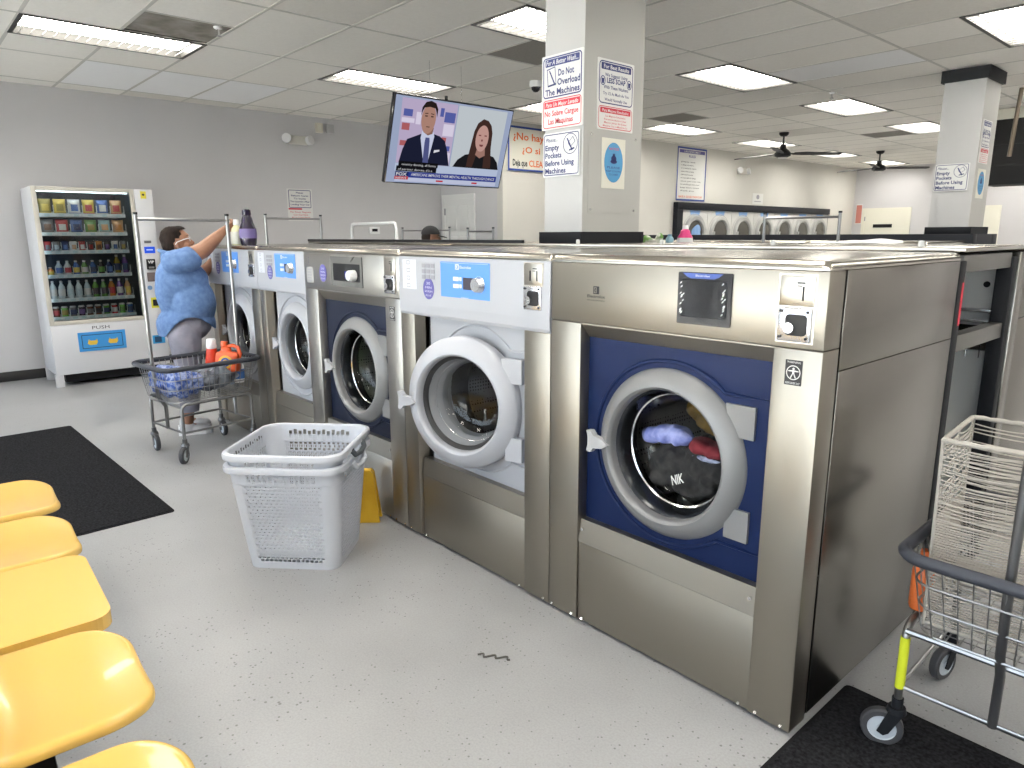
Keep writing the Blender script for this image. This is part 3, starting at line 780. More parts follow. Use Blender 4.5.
for x in (-5.131,-4.541,-4.048,-3.5,-2.9,-2.42,-1.93,-1.35,-.75,-.15):
    b = MB(); M = Matrix.Translation((x,1.085,1.4702 if x > -2.36 else 1.4702))
    b.lathe([(0,.024),(.009,.022),(.011,.016),(.011,0)],12,M=M); obj('bolt_cap', b, PAPER, t)

PILW = noise_col(mat('white pillar front', (.62,.62,.62), .5), (.45,.445,.44), (.50,.495,.49), .9)
PILG = noise_col(mat('grey pillar side', (.40,.395,.38), .5), (.40,.395,.375), (.44,.435,.41), .8)
def pillar(n, x0,y0,x1,y1, zb, zt, label):
    m = MB().box(x0,y0,0,x1,y1,ZC)
    for i in range(len(m.f)): pass
    m.m[5] = 0; m.m[3] = 1; m.m[2] = 0; m.m[4] = 1
    p = struct('trim_%d'%n, m, [PILW,PILG]); p['label'] = label
    return p
# front face (-y) white, side face (+x) grey
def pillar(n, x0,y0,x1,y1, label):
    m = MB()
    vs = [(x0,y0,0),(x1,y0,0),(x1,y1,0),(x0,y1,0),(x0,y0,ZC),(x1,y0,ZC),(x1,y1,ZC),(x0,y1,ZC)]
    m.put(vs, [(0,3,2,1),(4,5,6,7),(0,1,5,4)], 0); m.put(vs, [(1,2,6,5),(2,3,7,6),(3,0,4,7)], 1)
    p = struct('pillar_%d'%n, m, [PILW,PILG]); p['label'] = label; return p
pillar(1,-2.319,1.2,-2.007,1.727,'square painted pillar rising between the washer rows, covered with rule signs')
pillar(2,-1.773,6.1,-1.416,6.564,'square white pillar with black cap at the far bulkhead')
def collar(n, x0,y0,z0,x1,y1,z1, px):
    c = MB(); a,b,cc,d = px
    c.box(x0,y0,z0,x1,b,z1,.002).box(x0,d,z0,x1,y1,z1,.002).box(x0,b,z0,a,d,z1).box(cc,b,z0,x1,d,z1)
    return struct('trim_%d'%n, c, DGREY)
collar(1,-2.345,1.178,1.4705,-1.996,1.765,1.537,(-2.319,1.2,-2.007,1.727))
collar(2,-2.345,1.178,2.955,-1.985,1.755,ZC-.007,(-2.319,1.2,-2.007,1.727))
collar(3,-1.80,6.07,2.945,-1.39,6.6,ZC-.007,(-1.773,6.1,-1.416,6.564))
collar(4,-1.79,6.06,1.513,-1.38,6.62,1.582,(-1.773,6.1,-1.416,6.564))
BULK = mat('black bulkhead paint', (.014,.015,.020), .5, spec=.2)
bk = MB(); bk.box(-6.4,5.95,1.30,-1.325,6.095,1.513,.003).box(-6.4,6.57,1.30,-1.325,6.74,1.513,.003).box(-6.4,6.095,1.30,-1.775,6.57,1.513).box(-1.414,6.095,1.30,-1.325,6.57,1.513)
bk.box(-6.35,6.0,0,-1.9,6.7,1.30).box(-1.4,6.0,0,-1.36,6.7,1.30)
o = tag(obj('bulkhead', bk, BULK), 'long black painted bulkhead around the far pillar, running level behind the washers', 'bulkhead')
# third row backing on the far bulkhead
for i,(src,x) in enumerate(((W1,-1.36),(W2,-2.42),(W3,-3.48),(W2,-4.54))):
    c = dup(src,(x-1.055,4.88,0),0,'third row front load washer, %s from its open end, against the black bulkhead' % ORD[i],'front load washers of the third row')
    for ch in [k for k in COL.objects if k.parent == c and k.name.startswith('door') and not k.name.startswith('door_')]: ch.rotation_euler = (0,0,0)

# black soffit high over the far machines
so = MB().box(-2.13,9.0,2.13,4.2,9.5,2.93,.004).box(-2.13,8.99,2.36,4.2,9.0,2.385).box(-2.13,8.985,2.62,4.2,9.0,2.635)
o = tag(obj('hanging_soffit', so, mat('matt black soffit',(.008,.008,.009),.7)), 'large matt black soffit box hanging under the ceiling right of the far pillar', 'soffit')
sl = MB()
for x in (-1.55,-1.42): sl.box(x,8.97,2.2,x+.02,8.99,2.38)
obj('bracket', sl, DGREY, o)
obj('top_board', MB().box(-2.13,9.0,2.93,4.2,9.5,ZC-.006), CREAM, o)
o = tag(obj('conduit', MB().tube([(-1.5,7.6,ZC-.006),(-1.53,7.6,2.35)],.022), mat('rusty galvanised pipe',(.16,.13,.10),.4,.7)), 'thin metal conduit dropping from the ceiling in front of the black soffit', 'pipe')

# ------------------------------------------------------------------ signs
def board(name, label, M, w, h, m, th=.004, r=.006, cat='sign', group=None):
    t = thing(name, label, cat, group=group); t.matrix_world = M
    obj('board', MB().prism(rrect(0,0,w,h,r,3) if r else [(0,0),(w,0),(w,h),(0,h)],0,th), m, t)
    return t
def band(mb, w0,h0,w1,h1,r,th,z,M=None):
    ring2(mb, rrect(w0,h0,w1,h1,r), rrect(w0+th,h0+th,w1-th,h1-th,max(r-th,.001)), z, M=M)
Z = .0055
def sign_overload(M, label):
    w, h = .332, .41; t = board('wash_sign', label, M, w, h, PAPER)
    b = MB(); y0 = .172
    band(b,.012,y0+.004,w-.012,h-.012,.022,.007,Z)
    b.flat(rrect(.03,h-.062,w-.03,h-.022,.006),Z)
    text(b,'Do Not',.135,.29,.035,.125,bold=.026,z=Z); text(b,'Overload',.128,.24,.035,.18,bold=.026,z=Z); text(b,'The Machines',.03,.19,.034,.275,bold=.026,z=Z)
    ring2(b,[(.042,.335),(.11,.345),(.12,.245),(.05,.24)],[(.047,.33),(.106,.339),(.115,.25),(.054,.245)],Z)
    b.flat([(.06,.325),(.067,.328),(.11,.252),(.1,.25)],Z); b.flat([(.05,.238),(.118,.243),(.118,.254),(.05,.247)],Z)
    obj('blue_print', b, INKB, t)
    b = MB(); text(b,'For A Better Wash...',.036,h-.054,.026,w-.075,bold=.015,z=Z+.0006,shear=.25)
    obj('white_print', b, PAPER, t)
    b = MB(); band(b,.012,.008,w-.012,y0-.006,.02,.005,Z); b.flat(rrect(.022,y0-.052,w-.022,y0-.016,.005),Z)
    text(b,'No Sobre Cargue',.026,.075,.03,w-.06,bold=.018,z=Z); text(b,'Las Maquinas',.055,.03,.03,.2,bold=.018,z=Z)
    obj('red_print', b, INKR, t)
    b = MB(); text(b,'Para Un Mejor Lavado',.034,y0-.045,.022,w-.07,bold=.015,z=Z+.0006,shear=.25); obj('white_print', b, PAPER, t)
    return t
def sign_pockets(M, label, w=.30, h=.25):
    t = board('pocket_sign', label, M, w, h, PAPER)
    s = w/.30; k = h/.25; b = MB()
    band(b,.008,.008,w-.008,h-.008,.015,.005,Z)
    text(b,'Please...',.022*s,.2*k,.022*k,.1*s,z=Z,shear=.4,bold=.01)
    for i,(q,ww) in enumerate((('Empty',.115),('Pockets',.135),('Before Using',.235),('Machines',.17))): text(b,q,.02*s,(.152-.044*i)*k,.030*k,ww*s,bold=.026,z=Z)
    cx, cy = .225*s, .178*k
    ring2(b,circ(cx,cy,.058*s,.058*k),circ(cx,cy,.054*s,.054*k),Z)
    b.flat([(cx-.03*s,cy+.03*k),(cx-.022*s,cy+.034*k),(cx+.02*s,cy-.035*k),(cx+.012*s,cy-.04*k)],Z)
    ring2(b,[(cx-.02*s,cy+.005*k),(cx+.02*s,cy+.04*k),(cx+.04*s,cy+.01*k),(cx,cy-.02*k)],[(cx-.016*s,cy+.005*k),(cx+.019*s,cy+.035*k),(cx+.035*s,cy+.01*k),(cx,cy-.016*k)],Z)
    b.flat([(cx-.012*s,cy-.04*k),(cx+.035*s,cy-.03*k),(cx+.03*s,cy-.022*k),(cx-.008*s,cy-.031*k)],Z)
    obj('print', b, INKB, t); return t
def sign_soap(M, label, w=.325, h=.385):
    t = board('soap_sign', label, M, w, h, PAPER)
    a = h*.36; b = MB(); band(b,.012,a+.005,w-.012,h-.012,.025,.006,Z); b.flat(rrect(.03,h-.058,w-.03,h-.022,.006),Z)
    for i,(q,ww,hh,bo) in enumerate((('We Suggest Using',.2,.018,.018),('LESS SOAP',.165,.027,.032),('With These Washers',.22,.018,.018),('Try 1/2 As Much As You',.23,.016,.015),('Would Normally Use',.2,.016,.018))):
        text(b,q,w/2,a+.153-.033*i,hh,ww,align='c',bold=bo,z=Z)
    for x in (.045,w-.045):
        ring2(b,circ(x,a+.128,.022,.026),circ(x,a+.128,.017,.021),Z); b.flat([(x-.012,a+.14),(x+.012,a+.14),(x+.009,a+.112),(x-.009,a+.112)],Z)
    obj('blue_print', b, INKB, t)
    b = MB(); text(b,'For Best Results',w/2,h-.051,.021,w-.1,align='c',bold=.018,z=Z+.0006); obj('white_print', b, PAPER, t)
    b = MB(); band(b,.012,.008,w-.012,a-.008,.02,.004,Z); b.flat(rrect(.026,a-.045,w-.026,a-.016,.005),Z)
    for i,(q,ww) in enumerate((('Los Mejores Resultados',.18),('Recomendamos Usar',.2),('Menos Jabon En Estas',.2),('Maquinas Use La Mitad De Lo',.22))): text(b,q,w/2,a-.066-.018*i,.010,ww,align='c',bold=.006,z=Z)
    obj('red_print', b, INKR, t)
    b = MB(); text(b,'Para Mejores Resultados',w/2,a-.039,.016,w-.09,align='c',bold=.012,z=Z+.0006); obj('white_print', b, PAPER, t)
    return t
def sign_oval(M, label, w=.212, h=.285):
    t = board('oval_notice', label, M, w, h, CREAM, th=.002, r=0)
    z = .0032
    b = MB(); b.flat(circ(w*.5,h*.52,w*.40,h*.40,32),z); obj('blue_oval', b, mat('sky blue print',(.07,.27,.50),.5), t)
    b = MB(); b.flat(circ(w*.5,h*.60,.024,.018),z+.0006); b.flat(circ(w*.5,h*.54,.03,.012),z+.0006); b.flat([(w*.44,h*.62),(w*.56,h*.62),(w*.54,h*.70),(w*.46,h*.70)],z+.0006)
    text(b,'PLEASE',w*.5,h*.40,.012,w*.55,align='c',z=z+.0006); text(b,'KEEP DOORS',w*.5,h*.33,.010,w*.62,align='c',z=z+.0006); text(b,'CLOSED',w*.5,h*.265,.010,w*.4,align='c',z=z+.0006)
    obj('print', b, INKB, t)
    b = MB(); text(b,'NOTICE',w*.5,h*.77,.013,w*.42,align='c',z=z+.0006,bold=.01); obj('red_print', b, INKR, t)
    return t
FX = lambda x,y,z: frame((x,y,z),(0,1,0),(0,0,1))    # faces +x
FY = lambda x,y,z: frame((x,y,z),(1,0,0),(0,0,1))    # faces -y
P1 = 1.2-.0045; S1 = -2.007+.0005
sign_overload(FY(-2.338,P1+.0,2.128), 'white, blue and red do not overload sign atop the near pillar front')
sign_pockets(FY(-2.325,P1,1.858), 'white empty pockets sign below the do not overload sign on the near pillar')
sign_soap(FX(S1,1.305,2.118), 'white less soap sign with blue and red frames on the side of the near pillar')
sign_oval(FX(S1,1.355,1.79), 'cream notice with blue oval stuck below the less soap sign on the near pillar')
o = tag(obj('access_plate', MB().prism([(0,0),(.44,0),(.44,.46),(0,.46)],0,.002,M=FX(S1-.0004,1.245,1.645)), PILG), 'thin painted access plate behind the blue oval notice on the near pillar', 'plate')
s = MB()
for a,b in ((.02,.02),(.42,.02),(.02,.44),(.42,.44)): s.cyl((S1,1.245+a,1.645+b),(S1+.004,1.245+a,1.645+b),.006,n=10)
obj('screw', s, CHROME, o)
for ch in COL.objects:
    if ch.get('category') == 'sign' and ch.name.startswith('oval_notice'): ch.location.x += .0025
sign_pockets(FY(-1.766,6.0955,1.928), 'small white empty pockets sign on the front of the far pillar', .302,.258)
sign_soap(FX(-1.4155,6.14,2.185), 'small less soap sign with red lower half on the side of the far pillar', .275,.40)
sign_oval(FX(-1.4155,6.185,1.856), 'cream notice with blue oval on the side of the far pillar', .235,.278)

# question sign on the warm wall, its right half behind the near pillar
t = board('question_sign', 'wide cream sign with orange Spanish question and blue frame, partly behind the near pillar', FX(XJ+.002,4.83,2.405), 1.75,.6, CREAM, th=.02, r=0)
b = MB(); ring2(b,[(0,0),(1.75,0),(1.75,.6),(0,.6)],[(.028,.028),(1.722,.028),(1.722,.572),(.028,.572)],.0212); obj('blue_frame', b, BLUED, t)
for a_ in (('\u00bfNo hay',.10,.42,.095,.60),('\u00bfO si',.27,.25,.085,.35),('CLEAN',.40,.07,.085,.36)):
    b = MB(); text(b,*a_,bold=.02,z=.0215); obj('orange_print', b, INKO, t)
b = MB(); text(b,'Deja que',.09,.07,.085,.28,bold=.03,z=.0215); obj('black_print', b, INK, t)

# tall rules poster on the dryer wall
t = board('rules_poster', 'tall white rules poster with purple heading and blue edge on the far dryer wall', FX(XJ+.002,8.80,2.11), .90,.92, PAPER, th=.012, r=0)
b = MB(); w,h = .90,.92; ring2(b,[(0,0),(w,0),(w,h),(0,h)],[(.03,.03),(w-.03,.03),(w-.03,h-.03),(.03,h-.03)],.0125); obj('blue_frame', b, BLUED, t)
b = MB(); b.flat([(.06,h-.10),(w-.06,h-.10),(w-.06,h-.045),(.06,h-.045)],.0125); text(b,'RULES',w*.5,h-.17,.04,.2,align='c',bold=.02,z=.0125); obj('purple_heading', b, PURPLE, t)
b = MB(); text(b,'LAUNDROMAT',w*.5,h-.09,.035,.5,align='c',bold=.01,z=.0132); obj('white_print', b, PAPER, t)
b = MB(); rn = random.Random(4)
for i,q in enumerate(('please read','no dyeing in the machines','do not overload the machines','remove clothes promptly','children must be watched','not responsible for damage','use at your own risk','no smoking in the store','keep doors closed','thank you')):
    text(b,q,.12,h-.26-.055*i,.022,.35+.3*rn.random(),z=.0125,bold=.01)
obj('black_print', b, INK, t)
b = MB(); text(b,'HAVE A GOOD WASH DAY',w*.5,.055,.035,w-.16,align='c',bold=.02,z=.0125); obj('red_print', b, INKO, t)

t = board('paper_notice', 'small white paper notice above the dryers on the warm wall', FX(XJ+.001,11.41,2.115), .42,.21, PAPER, th=.002, r=0)
b = MB(); b.flat(circ(.21,.14,.06,.045),.003); b.flat([(.08,.045),(.34,.045),(.34,.06),(.08,.06)],.003); obj('print', b, KEYM, t)
t = board('door_notice', 'narrow red and white strip notice beside the far white door', FY(-6.72,YB-.012,1.75), .15,.47, PAPER, th=.004, r=0)
b = MB(); b.flat([(.01,.02),(.14,.02),(.14,.45),(.01,.45)],.0045); obj('red_print', b, mat('faded red',(.55,.2,.16),.5), t)

t = board('parking_sign', 'small blue and red framed sign on the grey wall right of the vending machine', FX(XL+.001,2.245,1.715), .355,.415, PAPER)
b = MB(); band(b,.02,.17,.335,.40,.015,.008,Z)
for i,(q,w) in enumerate((('Please',.1),('Return Carts',.24),('To Inside',.17),('The Laundry After',.28),('Loading Your Car',.27))): text(b,q,.178,.355-.038*i,.02,w,align='c',bold=.02,z=Z)
obj('blue_print', b, INKB, t)
b = MB(); b.flat([(.01,.145),(.2,.145),(.2,.165),(.01,.165)],Z)
for i in range(3): text(b,('Por Favor Regrese','Los Carritos','A La Lavanderia')[i],.178,.105-.035*i,.02,(.29,.2,.26)[i],align='c',z=Z,bold=.008)
obj('red_print', b, INKR, t)

# emergency lights, alarm boxes, dome camera, sprinklers
def em_light(M, label):
    t = thing('emergency_light', label, 'light', group=None); t.matrix_world = M
    obj('housing', MB().box(-.14,-.055,0,.14,.055,.06,.012), mat('ivory plastic',(.66,.64,.58),.4), t)
    for s in (-1,1):
        h = MB(); h.cyl((s*.15,.0,.05),(s*.17,.01,.1),.055,.06,20); h.cyl((s*.12,0,.04),(s*.16,0,.07),.02)
        obj('lamp_head', h, WHITE, t)
    return t
em_light(FX(XL,2.42,2.745), 'ivory twin head emergency light high on the left grey wall')
em_light(FX(XJ,10.92,2.72), 'small emergency light high on the dryer wall right of the rules poster')
o = tag(obj('alarm_box', MB().box(XL,2.70,2.865,XL+.05,2.80,2.99,.008), mat('ivory alarm plastic',(.66,.62,.52),.4)), 'ivory alarm box high on the grey wall right of the emergency light', 'alarm')
obj('front_mark', MB().box(XL+.05,2.73,2.89,XL+.053,2.77,2.96), CREAM, o)
o = tag(obj('wall_speaker', MB().box(XL,2.86,2.875,XL+.03,2.97,2.99,.006), mat('grey plate',(.42,.42,.42),.5)), 'grey square plate beside the ivory alarm box on the grey wall', 'alarm')
o = tag(obj('thermostat', MB().box(XL,3.46,1.54,XL+.03,3.62,1.64,.006), WHITE), 'white thermostat box on the grey wall behind the white pipe rack', 'thermostat')
obj('screen', MB().box(XL+.03,3.49,1.575,XL+.032,3.58,1.615), DGREY, o)
t = thing('dome_camera', 'small white dome security camera under the ceiling left of the near pillar', 'camera', (-3.84,2.62,ZC-.004))
t.location = (-4.71,3.40,ZC-.0005)
obj('housing', MB().lathe([(0,0),(.062,0),(.065,-.05),(.055,-.06),(.05,-.06)],28), WHITE, t); obj('dome', MB().lathe([(.048,-.058),(.042,-.085),(.022,-.104),(0,-.108)],28), BLACKG, t)
for i,(x,y,lab) in enumerate(((-2.97,6.3,'tiny white sprinkler head under the ceiling near the far pillar'),(-4.9,.27,'small white sprinkler pipe end under the bare stained ceiling panel'))):
    t = thing('sprinkler', lab, 'sprinkler', (x,y,ZC-.001))
    obj('escutcheon', MB().lathe([(0,0),(.035,0),(.03,-.012),(.012,-.02)],16), WHITE, t); obj('head', MB().cyl((0,0,-.015),(0,0,-.06),.01).cyl((0,0,-.06),(0,0,-.064),.022), CHROME, t)

# ------------------------------------------------------------------ dryers along the warm wall
dr = MB(); y0, y1, zt = 8.76, 14.72, 2.08
dr.box(XJ+.002,y0,1.955,XJ+.10,y1,zt,.003).box(XJ+.002,y0,0,XJ+.10,y0+.16,1.955).box(XJ+.002,y1-.02,0,XJ+.06,y1,1.955)
tag(obj('dryer_surround', dr, BULK), 'black surround framing the bank of dryers on the warm wall', 'frame')
DRG = mat('dryer light grey', (.52,.52,.50), .4); DRG2 = mat('dryer ring grey', (.40,.40,.39), .35)
def dryer(y, w, label):
    t = thing('tumble_dryer', label, 'dryer', (XJ+.004,y,0), 0, 'wall dryers')
    K = Matrix(((0,0,1,0),(1,0,0,0),(0,1,0,0),(0,0,0,1)))
    x = .06
    obj('body', MB().box(0,.004,.02,x,w-.004,1.95,.004), DRG, t)
    A = Matrix.Translation((x,w*.5,1.53)) @ Matrix.Rotation(PI/2,4,'Y')
    d = obj('door', MB().lathe([(.235,0),(.24,.03),(.26,.05),(.31,.05),(.33,.03),(.335,0)],40,M=A), DRG2, t)
    obj('glass', MB().lathe([(.238,.02),(.12,.028),(0,.03)],40,M=A), mat('smoked dryer glass',(.075,.07,.06),.12), d)
    obj('frame_line', MB().tube([(x+.001,w*.5-.37,1.2),(x+.001,w*.5-.37,1.55)]+[(x+.001,w*.5-.37*math.cos(a),1.55+.33*math.sin(a)) for a in [PI*i/16 for i in range(17)]]+[(x+.001,w*.5+.37,1.2)],.008,6), DRG2, d)
    obj('latch', MB().box(x,w*.5-.30,1.5,x+.08,w*.5-.25,1.57,.006), DRG2, d)
    c = obj('control_label', MB().prism([(w*.34,1.86),(w*.66,1.86),(w*.7,1.945),(w*.3,1.945)],0,.003,M=Matrix(((0,0,1,x),(1,0,0,0),(0,1,0,0),(0,0,0,1)))), mat('powder blue label',(.20,.36,.66),.5), t)
    obj('lock', MB().cyl((x,w*.93,1.6),(x+.012,w*.93,1.6),.02,n=12), KEYM, t)
    return t
yy = 8.93; wd = (14.70-8.93)/7
D0 = None
for i in range(7):
    lab = 'light grey front load wall dryer with dark round door, %s from the rules poster end' % ORD[i]
    if i == 0: D0 = dryer(yy, wd, lab)
    else: dup(D0,(XJ+.004,yy+wd*i,0),0,lab,'wall dryers')
tag(obj('laundry_load', rough_mesh(blob(MB().ell((XJ+.105,yy+wd*.5,1.5),(.02,.16,.17)).ell((XJ+.105,yy+wd*.55,1.6),(.02,.1,.1)),.012,3,'laundry_load'),.012,14), mat('pale blue cloth',(.20,.34,.60),.8)), 'pale blue laundry pressed to the glass of the dryer nearest the poster', 'laundry')

# ------------------------------------------------------------------ television
TVB = V((-4.73,1.575,1.985)); TVT = V((-4.50,1.555,2.683))
upv = (TVT-TVB); Ht = .735; Wt = 1.325
MT = frame((-4.73,1.575,1.99),(0,1,0),(TVT-TVB))
t = thing('television', 'large flat television tilted down under the ceiling showing a news interview', 'television'); t.matrix_world = MT
obj('bezel', MB().box(-.012,-.012,-.05,Wt+.012,Ht+.012,-.002,.006), BLACKG, t)
def em(n,c,s=.62): return emission('screen '+n,c,s)
sc = obj('screen', MB().flat([(0,0),(Wt,0),(Wt,Ht),(0,Ht)],0), em('pale blue',(.40,.47,.66)), t)
def uv(l): return [(u*Wt,v*Ht) for u,v in l]
layers = [0]
def pic(name, polys, c, s=.85):
    layers[0] += 1
    b = MB()
    for p in polys: b.flat(uv(p), .0006*layers[0])
    return obj(name, b, em(name,c,s), sc)
def pics(name, polys, c):
    for p in polys: pic(name, [p], c)
pic('studio_backdrop', [[(.05,.98),(.5,.98),(.5,.235),(.06,.235)]], (.42,.35,.50))
pics('backdrop_monitor', [[(.07,.70),(.13,.70),(.13,.62),(.07,.62)],[(.07,.50),(.12,.50),(.12,.44),(.07,.44)],[(.40,.58),(.44,.58),(.44,.52),(.40,.52)]], (.36,.10,.11))
pics('backdrop_monitor', [[(.40,.88),(.49,.88),(.49,.76),(.40,.76)],[(.36,.92),(.39,.92),(.39,.82),(.36,.82)],[(.07,.86),(.14,.86),(.14,.78),(.07,.78)],[(.41,.48),(.48,.48),(.48,.42),(.41,.42)]], (.08,.10,.32))
pics('backdrop_monitor', [[(.06,.76),(.16,.76),(.16,.71),(.06,.71)],[(.17,.84),(.21,.84),(.21,.70),(.17,.70)],[(.40,.74),(.49,.74),(.49,.60),(.40,.60)],[(.38,.40),(.49,.40),(.49,.28),(.38,.28)]], (.60,.55,.68))
pic('guest_backdrop', [[(.505,.98),(.945,.98),(.945,.235),(.505,.235)]], (.46,.50,.53))
pic('suit', [[(.231,.60),(.17,.555),(.121,.52),(.095,.40),(.077,.24),(.495,.24),(.46,.43),(.429,.54),(.38,.59),(.325,.61),(.30,.45)]], (.010,.012,.03))
pic('shirt', [[(.231,.63),(.325,.63),(.335,.58),(.31,.26),(.275,.26),(.225,.55)]], (.50,.53,.68))
pic('tie', [[(.265,.56),(.297,.56),(.302,.52),(.314,.26),(.268,.26),(.262,.50)]], (.07,.08,.20))
pic('pocket_square', [[(.348,.385),(.395,.41),(.393,.43),(.350,.42)]], (.6,.6,.66))
pic('neck', [[(.235,.68),(.32,.68),(.315,.61),(.28,.585),(.24,.62)]], (.22,.12,.09))
pic('face', [[(.2675+.058*math.cos(a),.775+.172*math.sin(a)) for a in [2*PI*i/24 for i in range(24)]]], (.36,.20,.155))
pic('hair', [[(.203,.80),(.205,.90),(.23,.965),(.27,.985),(.31,.965),(.333,.90),(.333,.80),(.322,.86),(.31,.905),(.265,.915),(.225,.90),(.212,.86)]], (.018,.012,.01))
pic('eyes', [[(.235,.815),(.256,.815),(.256,.80),(.235,.80)],[(.282,.815),(.303,.815),(.303,.80),(.282,.80)],[(.232,.84),(.258,.845),(.258,.835),(.232,.83)],[(.28,.845),(.306,.84),(.306,.83),(.28,.835)],[(.253,.69),(.285,.69),(.281,.68),(.257,.68)]], (.05,.025,.02))
pic('guest_jumper', [[(.526,.238),(.56,.33),(.619,.40),(.70,.43),(.80,.44),(.887,.40),(.93,.33),(.95,.238)]], (.010,.010,.012))
pic('guest_hair', [[(.66,.57),(.668,.70),(.69,.80),(.735,.86),(.78,.845),(.815,.79),(.835,.70),(.845,.5),(.87,.3),(.87,.25),(.80,.25),(.79,.42),(.72,.40),(.70,.25),(.645,.25),(.648,.36)]], (.045,.022,.018))
pic('guest_neck', [[(.72,.50),(.79,.50),(.80,.41),(.755,.37),(.71,.41)]], (.30,.16,.13))
pic('guest_face', [[(.748+.058*math.cos(a),.62+.165*math.sin(a)) for a in [2*PI*i/24 for i in range(24)]]], (.46,.27,.235))
pic('guest_features', [[(.712,.665),(.735,.665),(.735,.65),(.712,.65)],[(.765,.665),(.788,.665),(.788,.65),(.765,.65)],[(.73,.545),(.77,.545),(.762,.52),(.738,.52)],[(.742,.61),(.756,.61),(.756,.585),(.742,.585)]], (.16,.05,.05))
pic('lower_bars', [[(.05,.235),(.95,.235),(.95,.145),(.05,.145)]], (.40,.46,.60))
pic('caption_boxes', [[(.075,.262),(.398,.262),(.398,.205),(.075,.205)],[(.061,.205),(.391,.205),(.391,.142),(.061,.142)]], (.006,.006,.008))
pic('news_banner', [[(.165,.138),(.948,.148),(.948,.075),(.165,.07)]], (.02,.035,.22))
pic('ticker', [[(.06,.07),(.95,.07),(.95,.02),(.06,.02)]], (.45,.48,.62))
pic('logo_box', [[(.058,.137),(.165,.137),(.165,.082),(.058,.082)]], (.012,.02,.10))
pic('logo_red_box', [[(.056,.08),(.165,.08),(.165,.043),(.056,.043)],[(.40,.055),(.46,.055),(.46,.035),(.40,.035)],[(.72,.055),(.77,.055),(.77,.035),(.72,.035)]], (.42,.02,.03))
b = MB(); z = .0006*(layers[0]+1)
text(b,'country dancing, all forms',.10*Wt,.215*Ht,.026*Ht,.28*Wt,z=z); text(b,'of partner dances, it\'s a',.075*Wt,.155*Ht,.026*Ht,.28*Wt,z=z)
text(b,'AMERICANS IMPROVE THEIR MENTAL HEALTH THROUGH DANCE',.185*Wt,.093*Ht,.034*Ht,.745*Wt,bold=.01,z=z)
text(b,'FOX',.066*Wt,.09*Ht,.036*Ht,.085*Wt,bold=.03,z=z); text(b,'NEWS',.066*Wt,.05*Ht,.022*Ht,.085*Wt,bold=.02,z=z)
obj('white_lettering', b, em('lettering',(.75,.75,.78)), sc)
mt = MB(); mt.box(Wt*.5-.2,Ht*.35,-.09,Wt*.5+.2,Ht*.75,-.05,.004)
obj('wall_plate', mt, BLACK, t)
inv = MT.inverted()
mt = MB(M=inv); p = MT @ V((Wt*.5,Ht*.55,-.09)); 
for s in (-.18,.18): mt.cyl((p.x,p.y+s,p.z),(p.x,p.y+s,ZC-.007),.0018,n=6)
obj('hanging_wire', mt, CHROME, t)
mt = MB(M=inv); q = MT @ V((Wt*.405,Ht+.03,-.03)); mt.box(q.x-.01,q.y-.012,q.z-.02,q.x+.01,q.y+.012,q.z+.012,.003)
obj('sensor', mt, BLACK, t)
# ------------------------------------------------------------------ vending machine
VC = mat('vending white', (.60,.60,.625), .35); VF = mat('vending ivory frame', (.54,.51,.45), .35)
VX, VY = -7.467, -.157
t = thing('vending_machine', 'tall white vending machine full of snacks and drinks against the grey wall', 'vending machine', (VX,VY,0))
D = -.64
c = MB()
c.box(D,-.542,.13,-.03,-.512,2.003,.004).box(D,.33,.13,-.03,.542,2.003,.004).box(D,-.512,.13,D+.02,.33,2.003).box(D,-.512,1.975,-.03,.33,2.003).box(D,-.512,.13,-.03,.33,.66)
obj('cabinet', c, VC, t)
obj('liner', MB().box(D+.021,-.511,.661,D+.03,.329,1.974).box(D+.03,-.511,.661,-.04,-.505,1.974).box(D+.03,.323,.661,-.04,.329,1.974), mat('dark blue liner',(.05,.075,.10),.5), t)
K = Matrix(((0,0,1,0),(1,0,0,0),(0,1,0,0),(0,0,0,1)))
f = MB(); f.box(-.03,-.542,.64,0,-.50,2.003,.004).box(-.03,.32,.64,0,.362,2.003,.004).box(-.03,-.50,1.962,0,.32,2.003,.004).box(-.03,-.50,.64,0,.32,.68,.004)
d = obj('door_frame', f, VF, t)
obj('glass', MB().box(-.018,-.50,.68,-.012,.32,1.962), PANE, d)
obj('front_panel', MB().box(-.03,-.542,.13,0,.362,.637,.005), VC, t)
obj('control_panel', MB().box(-.03,.366,.13,.0,.542,2.003,.005), VC, t)
for y in (-.52,.47):
    for x in (D+.05,-.06): obj('foot', MB().box(x,y-.035,0,x+.05,y+.04,.135,.004), VC, t)
obj('plinth', MB().box(D+.1,-.45,.03,-.12,.45,.13), BLACK, t)
M = Matrix.Translation((.001,0,0)) @ K
p = obj('delivery_flap', MB().prism([(-.315,.352),(.125,.352),(.125,.55),(-.315,.55)],0,.008,M=M), mat('vending blue',(.045,.27,.62),.4), t)
M2 = Matrix.Translation((.0095,0,0)) @ K
b = MB(); ring2(b,[(-.285,.38),(.095,.38),(.095,.522),(-.285,.522)],[(-.279,.386),(.089,.386),(.089,.516),(-.279,.516)],0,M=M2); obj('flap_outline', b, INK, p)
b = MB()
for cy in (-.185,.005): b.flat([(cy-.05,.43),(cy-.03,.415),(cy+.03,.415),(cy+.045,.44),(cy+.04,.475),(cy+.025,.46),(cy-.02,.46),(cy-.035,.475)],0,M=M2)
obj('yellow_mark', b, mat('yellow print',(.75,.48,.05),.5), p)
b = MB(); text(b,'PUSH',-.095,.575,.034,.16,align='c',M=M,bold=.0); obj('push_lettering', b, INK, t)
def patch(name, y0,z0,y1,z1, m, h=.004): return obj(name, MB().prism([(y0,z0),(y1,z0),(y1,z1),(y0,z1)],0,h,M=M), m, t)
